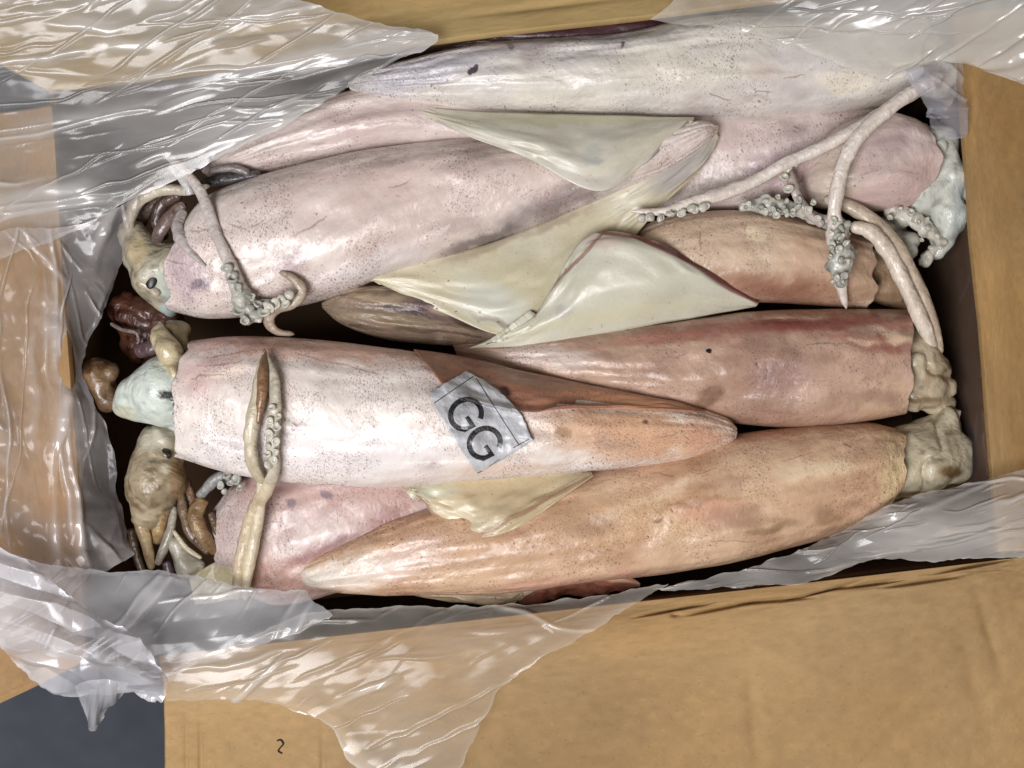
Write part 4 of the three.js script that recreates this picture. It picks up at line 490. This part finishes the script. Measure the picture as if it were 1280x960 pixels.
//@@LABEL
{
  const O = [541, 505], e1 = [0.565, 0.825], e2 = [0.825, -0.565];                // label axes: along the text, and up
  const cv = document.createElement('canvas'); cv.width = 1024; cv.height = 768; const g = cv.getContext('2d'), k = 6.4;   // canvas px per photo px
  const X = (a) => 140 + a * k, Y = (b) => 600 - b * k;
  g.fillStyle = '#b4b6ba'; g.fillRect(0, 0, 1024, 768);
  for (let i = 0; i < 260; i++) { const x = rnd() * 1024, y = rnd() * 768, r = 20 + rnd() * 70, d = 140 + rnd() * 100; const gr = g.createRadialGradient(x, y, 0, x, y, r); gr.addColorStop(0, `rgba(${d - 2},${d},${d + 4},0.35)`); gr.addColorStop(1, `rgba(${d},${d},${d},0)`); g.fillStyle = gr; g.fillRect(x - r, y - r, 2 * r, 2 * r); }
  for (const [a, b, r, al] of [[14, 40, 110, 0.4], [46, 48, 90, 0.45], [30, 28, 120, 0.35], [70, 22, 110, 0.35], [20, 12, 80, 0.3], [92, 44, 50, 0.4], [80, 50, 40, 0.3]]) { const x = X(a), y = Y(b), gr = g.createRadialGradient(x, y, 0, x, y, r); gr.addColorStop(0, `rgba(98,96,104,${al})`); gr.addColorStop(1, 'rgba(98,96,104,0)'); g.fillStyle = gr; g.fillRect(x - r, y - r, 2 * r, 2 * r); }
  g.strokeStyle = '#1c1f26'; g.lineWidth = 8; g.lineCap = 'butt';
  const ln = (a, b, c, d, w) => { g.lineWidth = w; g.beginPath(); g.moveTo(X(a), Y(b)); g.lineTo(X(c), Y(d)); g.stroke(); };
  ln(0, -1, 0, 62, 7); ln(4, 63, 102, 60, 7); ln(102, 52, 104, 74, 7); ln(36, -4, 104, -4, 5); ln(102, -6, 104, 4, 6); ln(104, 14, 104, 30, 4);
  g.strokeStyle = '#14161c'; g.lineCap = 'butt'; g.lineJoin = 'miter';
  for (const [a, b] of [[34, 27], [77, 26]]) {                                    // the letter G twice, drawn with a pen
    const R = 18; g.lineWidth = 6.6 * k; g.beginPath(); g.ellipse(X(a), Y(b), R * k, R * k * 1.1, 0, -0.62, 0.5, true); g.stroke();
    g.beginPath(); g.moveTo(X(a + R * 0.83), Y(b - R * 0.78)); g.lineTo(X(a + R * 0.92), Y(b - 1)); g.lineTo(X(a + 3), Y(b - 1)); g.lineWidth = 5.6 * k; g.stroke();
  }
  for (let i = 0; i < 500; i++) { g.fillStyle = `rgba(214,218,222,${0.25 + rnd() * 0.5})`; const r = 1 + rnd() * 4; g.fillRect(X(20 + rnd() * 80), Y(rnd() * 30 - 4), r, r); }
  const tex = new THREE.CanvasTexture(cv); tex.colorSpace = THREE.SRGBColorSpace; tex.magFilter = THREE.LinearFilter;
  const low = [[538, 490], [545, 511], [560, 536], [578, 564], [597, 593]], high = [[583, 464], [604, 475], [630, 494], [652, 520], [666, 551]];
  const ms = [mH, ...H.children.filter((c) => c.name === 'fin')], nu = 90, nv = 60;
  const t = thing('paper_label', 'torn wet paper label printed with two black capital letters, stuck on the front squid', 'label', P(604, 530, 0.17));
  const S = sheet([low.map((p) => [...p, 0]), high.map((p) => [...p, 0])], { nu, nv, warp: (q) => { q[0] += vn(q[0] / 5, q[1] / 5, 3) * 0.8; q[1] += vn(q[0] / 5, q[1] / 5, 4) * 0.8; q[2] = (onTop(q[0], q[1], ms) ?? 0.15) + 0.0034 + 0.0006 * vn(q[0] / 9, q[1] / 9, 6); } });
  for (let i = 0; i < S.pts.length; i++) { const [x, y] = toPx(S.pts[i]), a = (x - O[0]) * e1[0] + (y - O[1]) * e1[1], b = (x - O[0]) * e2[0] + (y - O[1]) * e2[1]; S.uv[2 * i] = X(a) / 1024; S.uv[2 * i + 1] = 1 - Y(b) / 768; }
  part('paper', thickGeo(S, () => 0.0004), new THREE.MeshPhysicalMaterial({ map: tex, roughness: 0.5, clearcoat: 0.5, clearcoatRoughness: 0.2, bumpMap: bumpRep(2, 2), bumpScale: 0.0006 }), t);
}
//@@FILM
const liner = thing('plastic_liner', 'crumpled translucent plastic liner bag draped over the box edges and flaps', 'plastic bag', P(640, 480, 0.1));
const filmMat = new THREE.MeshPhysicalMaterial({ color: 0xffffff, vertexColors: true, transparent: true, roughness: 0.2, ior: 1.55, transmission: 0.5, thickness: 0, clearcoat: 0.4, clearcoatRoughness: 0.12, side: THREE.DoubleSide });
const tri = (x) => { const f = x - Math.floor(x); return f < 0.5 ? 4 * f - 1 : 3 - 4 * f; };
function folds(x, y, s, n, ang, spread, len) {                // sharp straight creases, as film makes when it is crushed
  let d = 0, w = 0;
  for (let k = 0; k < n; k++) {
    const a = (ang + (hash(k, 1, s) - 0.5) * 2 * spread) * Math.PI / 180, f = 1 / (len * (0.5 + hash(k, 2, s) * 1.2)), c = Math.cos(a), sn = Math.sin(a);
    const t = (-x * sn + y * c) * f + hash(k, 3, s) * 9 + 0.9 * fbm(x / (len * 3), y / (len * 3), s + k, 2), am = clamp(0.5 + 1.3 * vn(x / (len * 2.2) + k * 7, y / (len * 2.2), s + 60 + k)) / (1 + k * 0.25);
    d += tri(t) * am; w += 1 / (1 + k * 0.25);
  }
  return d / w;
}
function creases(x, y, s, n, ang, spread, len) {              // long thin ridges along the pull of the film, 0..1
  let d = 0;
  for (let k = 0; k < n; k++) {
    const a = (ang + (hash(k, 1, s) - 0.5) * 2 * spread) * Math.PI / 180, c = Math.cos(a), sn = Math.sin(a), al = x * c + y * sn, ac = -x * sn + y * c, w = len * (0.5 + hash(k, 2, s));
    const q = vn(ac / w + 0.55 * vn(al / (w * 5), k * 3, s + 40 + k) + 0.12 * vn(al / w, ac / w, s + 70), k * 3.7, s + k * 5) - 0.15, g = Math.exp(-q * q * 160), am = clamp(0.15 + 1.5 * vn(al / (w * 3.4) + 30, ac / (w * 1.3), s + 90 + k));
    d = Math.max(d, g * am) + 0.25 * Math.min(d, g * am);
  }
  return d;
}
function film(grid, o) {
  const shapeOf = (x, y) => o.crush ? folds(x, y, o.seed, o.n || 5, o.ang, o.spread, o.len) : creases(x, y, o.seed, o.n || 5, o.ang, o.spread, o.len);
  const nu = o.nu || 240, nv = o.nv || 160;
  const S = sheet(grid, { nu, nv, warp: (q, u, v) => { const e = (t) => Math.exp(-t * 16), j = o.jag ?? 5, w = Math.max(e(u), e(1 - u), e(v), e(1 - v)); q[0] += w * j * fbm(q[0] / 22, q[1] / 22, o.seed + 1, 3); q[1] += w * j * fbm(q[0] / 22 + 9, q[1] / 22, o.seed + 2, 3); if (o.over) { const y = onTop(q[0], q[1], o.over); if (y !== null) q[2] = Math.max(q[2], y + 0.004); } },
    disp: (u, v, p) => { const b = clamp(Math.min(u, 1 - u, v, 1 - v) * 14 + 0.25); return b * (o.amp * shapeOf(p[0], p[1]) + (o.facet ?? 0.0011) * folds(p[0], p[1], o.seed + 300, 4, o.ang, 45, 62) + 0.0002 * fbm((p[0] * Math.cos(o.ang * 0.0175) + p[1] * Math.sin(o.ang * 0.0175)) / 70, (p[1] * Math.cos(o.ang * 0.0175) - p[0] * Math.sin(o.ang * 0.0175)) / 14, o.seed + 400, 2) + (o.wave || 0.0025) * fbm(p[0] / 90, p[1] / 60, o.seed + 7, 3)); } });
  const pos = [], col = [], idx = [];
  S.pts.forEach((p, k) => {
    pos.push(p.x, p.y, p.z); const u = S.uv[2 * k], v = S.uv[2 * k + 1], [x, y] = toPx(p), f = shapeOf(x, y);
    const edge = Math.max(...[v, 1 - v].map((t) => Math.exp(-t * 40))) * (o.edge ?? 0.16);
    let a = o.a * (1 + 0.55 * fbm(x / 55, y / 40, o.seed + 11, 3)) + edge + (o.fold ?? 0.1) * Math.pow(Math.abs(f), 2); if (o.more) a += o.more(x, y, u, v);
    const c = o.c || [0.8, 0.8, 0.82]; col.push(c[0], c[1], c[2], clamp(a * 1.75, 0.04, 1));
  });
  for (let j = 0; j < nv; j++) for (let i = 0; i < nu; i++) { const a = j * S.W + i, b = a + S.W; idx.push(a, b, a + 1, a + 1, b, b + 1); }
  return part('film_sheet', geom(pos, S.uv, idx, col, 4, false), filmMat, liner, o.label);
}
const bump2 = (x, y, cx, cy, rx, ry) => Math.exp(-(((x - cx) / rx) ** 2 + ((y - cy) / ry) ** 2));
film([[[-60, -40, 0.185], [120, -30, 0.175], [260, -18, 0.17], [375, 2, 0.168], [470, 28, 0.162], [548, 42, 0.158]], [[-50, 80, 0.17], [60, 76, 0.162], [200, 70, 0.16], [330, 66, 0.16], [450, 54, 0.158], [548, 47, 0.157]], [[-40, 180, 0.165], [80, 130, 0.15], [210, 118, 0.15], [330, 102, 0.154], [450, 78, 0.157], [545, 54, 0.157]], [[-40, 270, 0.165], [85, 220, 0.147], [190, 184, 0.15], [300, 146, 0.154], [420, 98, 0.158], [528, 62, 0.157]], [[-40, 340, 0.165], [85, 292, 0.142], [165, 250, 0.144], [268, 202, 0.148], [376, 144, 0.153], [488, 74, 0.156]]],
  { seed: 101, nu: 340, nv: 240, a: 0.17, amp: 0.002, n: 9, ang: -20, spread: 15, len: 30, fold: 0.42, c: [0.82, 0.81, 0.79], label: 'film stretched over the far left corner', more: (x, y) => 0.3 * bump2(x, y, 310, 160, 150, 46) + 0.1 * bump2(x, y, 420, 40, 120, 24) + 0.2 * bump2(x, y, 200, 10, 150, 40) + 0.12 * bump2(x, y, 60, 250, 90, 60) });
film([[[-70, 320, 0.168], [0, 290, 0.164], [60, 285, 0.152], [112, 276, 0.146], [172, 246, 0.14]], [[-70, 390, 0.165], [0, 370, 0.162], [60, 360, 0.15], [110, 350, 0.138], [152, 332, 0.128]], [[-70, 480, 0.165], [0, 450, 0.162], [45, 450, 0.152], [80, 445, 0.14], [104, 448, 0.13]], [[-70, 540, 0.165], [0, 520, 0.162], [50, 510, 0.154], [90, 500, 0.146], [114, 492, 0.138]], [[-70, 600, 0.165], [0, 590, 0.162], [60, 575, 0.154], [110, 568, 0.144], [143, 562, 0.134]], [[-70, 670, 0.165], [0, 650, 0.162], [60, 645, 0.154], [112, 640, 0.144], [150, 638, 0.132]], [[-70, 760, 0.165], [0, 740, 0.164], [60, 728, 0.158], [124, 714, 0.15], [168, 694, 0.138]]],
  { seed: 111, nu: 180, nv: 300, a: 0.13, amp: 0.0024, n: 8, ang: 72, spread: 30, len: 34, fold: 0.34, facet: 0.0034, wave: 0.008, c: [0.8, 0.76, 0.75], label: 'film hanging over the left box edge', more: (x, y) => 0.12 * bump2(x, y, 110, 320, 50, 70) + 0.1 * bump2(x, y, 100, 520, 40, 60) });
film([[[-50, 660, 0.18], [40, 700, 0.17], [120, 712, 0.156], [190, 714, 0.148], [250, 722, 0.146], [320, 734, 0.148], [384, 738, 0.146]], [[-50, 720, 0.18], [40, 745, 0.174], [120, 752, 0.164], [190, 756, 0.158], [260, 762, 0.155], [330, 766, 0.154], [392, 752, 0.152]], [[-50, 790, 0.18], [40, 800, 0.175], [120, 806, 0.168], [195, 812, 0.163], [265, 802, 0.158], [340, 786, 0.157], [410, 764, 0.154]], [[-50, 800, 0.178], [40, 815, 0.174], [130, 830, 0.168], [200, 846, 0.163], [280, 822, 0.158], [350, 798, 0.157], [416, 770, 0.155]]],
  { seed: 121, nu: 300, nv: 150, a: 0.3, amp: 0.0018, n: 7, ang: -35, spread: 30, len: 50, fold: 0.25, facet: 0.002, label: 'film over the near left corner', more: (x, y) => 0.18 * bump2(x, y, 130, 740, 100, 26) + 0.2 * bump2(x, y, 290, 750, 60, 20) });
film([[[-40, 670, 0.186], [30, 700, 0.188], [75, 738, 0.186], [130, 772, 0.184], [180, 806, 0.18], [208, 850, 0.17]], [[-40, 720, 0.19], [20, 752, 0.196], [66, 786, 0.2], [120, 812, 0.2], [166, 834, 0.188], [206, 866, 0.172]], [[-40, 756, 0.186], [8, 790, 0.19], [40, 826, 0.196], [90, 846, 0.196], [140, 852, 0.184], [196, 876, 0.17]], [[-40, 770, 0.18], [6, 808, 0.182], [36, 846, 0.182], [84, 868, 0.18], [130, 866, 0.174], [180, 862, 0.168]]],
  { seed: 131, nu: 260, nv: 160, a: 0.42, crush: true, amp: 0.013, n: 5, ang: 40, spread: 90, len: 58, fold: 0.3, jag: 8, c: [0.84, 0.84, 0.88], label: 'bunched bright film at the near left corner' });
film([[[94, 858, 0.178], [112, 850, 0.186], [136, 850, 0.186], [160, 852, 0.178]], [[100, 876, 0.168], [114, 872, 0.178], [134, 870, 0.178], [152, 868, 0.168]], [[106, 896, 0.158], [116, 894, 0.164], [126, 890, 0.164], [136, 884, 0.156]], [[112, 914, 0.148], [115, 914, 0.15], [119, 911, 0.15], [124, 906, 0.147]]], { seed: 141, nu: 80, nv: 80, a: 0.42, crush: true, amp: 0.005, n: 4, ang: 80, spread: 30, len: 30, fold: 0.2, jag: 3, label: 'hanging tail of film' });
film([[[204, 842, 0.162], [300, 802, 0.158], [378, 768, 0.152], [480, 760, 0.148], [600, 757, 0.147], [690, 752, 0.144], [838, 730, 0.15]], [[204, 856, 0.162], [310, 832, 0.16], [400, 806, 0.157], [490, 794, 0.156], [580, 789, 0.156], [670, 782, 0.156], [784, 762, 0.156]], [[206, 866, 0.16], [310, 856, 0.16], [410, 851, 0.158], [490, 846, 0.158], [570, 836, 0.158], [650, 821, 0.158], [722, 800, 0.157]], [[208, 872, 0.158], [320, 872, 0.158], [410, 896, 0.154], [470, 910, 0.153], [530, 908, 0.153], [590, 882, 0.154], [634, 852, 0.155]], [[210, 876, 0.156], [316, 876, 0.156], [408, 904, 0.153], [440, 955, 0.148], [500, 985, 0.146], [560, 975, 0.146], [590, 928, 0.149]]],
  { seed: 151, nu: 320, nv: 220, a: 0.16, amp: 0.002, n: 6, ang: -22, spread: 22, len: 36, fold: 0.3, edge: 0.3, c: [0.84, 0.79, 0.7], label: 'tongue of film over the near flap', more: (x, y, u, v) => 0.16 * bump2(x, y, 300, 840, 120, 30) + 0.16 * Math.exp(-(1 - u) * 22) + 0.25 * Math.exp(-(1 - v) * 9) * (1 - step(0.6, 0.9, u)) });
film([[[815, 736, 0.148], [930, 712, 0.15], [1045, 668, 0.15], [1110, 630, 0.152], [1200, 608, 0.154], [1320, 576, 0.16]], [[850, 738, 0.15], [960, 716, 0.153], [1060, 676, 0.158], [1130, 646, 0.162], [1210, 634, 0.164], [1320, 622, 0.168]], [[900, 736, 0.152], [990, 722, 0.154], [1080, 690, 0.16], [1150, 676, 0.165], [1220, 668, 0.166], [1320, 660, 0.17]], [[955, 732, 0.151], [1015, 725, 0.153], [1090, 701, 0.157], [1160, 701, 0.16], [1230, 698, 0.162], [1320, 692, 0.165]]],
  { seed: 161, nu: 300, nv: 120, a: 0.3, amp: 0.0022, n: 9, ang: -16, spread: 12, len: 20, fold: 0.3, c: [0.8, 0.76, 0.71], facet: 0.0016, label: 'folded film over the near right corner', more: (x, y) => 0.3 * bump2(x, y, 1180, 665, 120, 26) });
film([[[812, 24, 0.162], [880, -24, 0.17], [980, -40, 0.185], [1080, -50, 0.2], [1180, -50, 0.21], [1340, -60, 0.22]], [[838, 28, 0.162], [905, 4, 0.166], [1000, -2, 0.175], [1090, 0, 0.185], [1190, 10, 0.195], [1340, 30, 0.2]], [[868, 32, 0.163], [950, 30, 0.166], [1020, 42, 0.168], [1100, 54, 0.172], [1190, 52, 0.178], [1340, 84, 0.182]], [[895, 34, 0.162], [975, 52, 0.165], [1035, 74, 0.165], [1110, 100, 0.165], [1190, 78, 0.166], [1340, 126, 0.168]]],
  { seed: 171, nu: 320, nv: 170, a: 0.28, amp: 0.002, n: 9, ang: -14, spread: 22, len: 36, fold: 0.3, c: [0.86, 0.84, 0.78], label: 'milky film over the far right corner', more: (x, y) => 0.55 * bump2(x, y, 1220, 50, 120, 60) + 0.12 * bump2(x, y, 1080, 20, 100, 40) });
film([[[1128, 84, 0.168], [1160, 78, 0.168], [1200, 72, 0.165]], [[1144, 112, 0.164], [1170, 110, 0.166], [1204, 106, 0.156]], [[1158, 134, 0.154], [1178, 134, 0.158], [1206, 134, 0.15]], [[1166, 158, 0.142], [1184, 172, 0.146], [1208, 174, 0.142]]], { seed: 181, nu: 90, nv: 110, a: 0.24, amp: 0.004, n: 4, ang: 60, spread: 60, len: 26, c: [0.74, 0.74, 0.82], label: 'pocket of film in the far right corner' });
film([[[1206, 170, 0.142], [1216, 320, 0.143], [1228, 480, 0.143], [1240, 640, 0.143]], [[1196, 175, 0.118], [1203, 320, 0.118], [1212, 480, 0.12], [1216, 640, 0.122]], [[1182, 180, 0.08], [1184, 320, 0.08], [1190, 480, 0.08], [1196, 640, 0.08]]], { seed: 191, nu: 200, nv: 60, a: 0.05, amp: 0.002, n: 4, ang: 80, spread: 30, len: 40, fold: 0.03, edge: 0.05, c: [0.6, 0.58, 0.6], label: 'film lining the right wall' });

renderer.render(scene, camera);
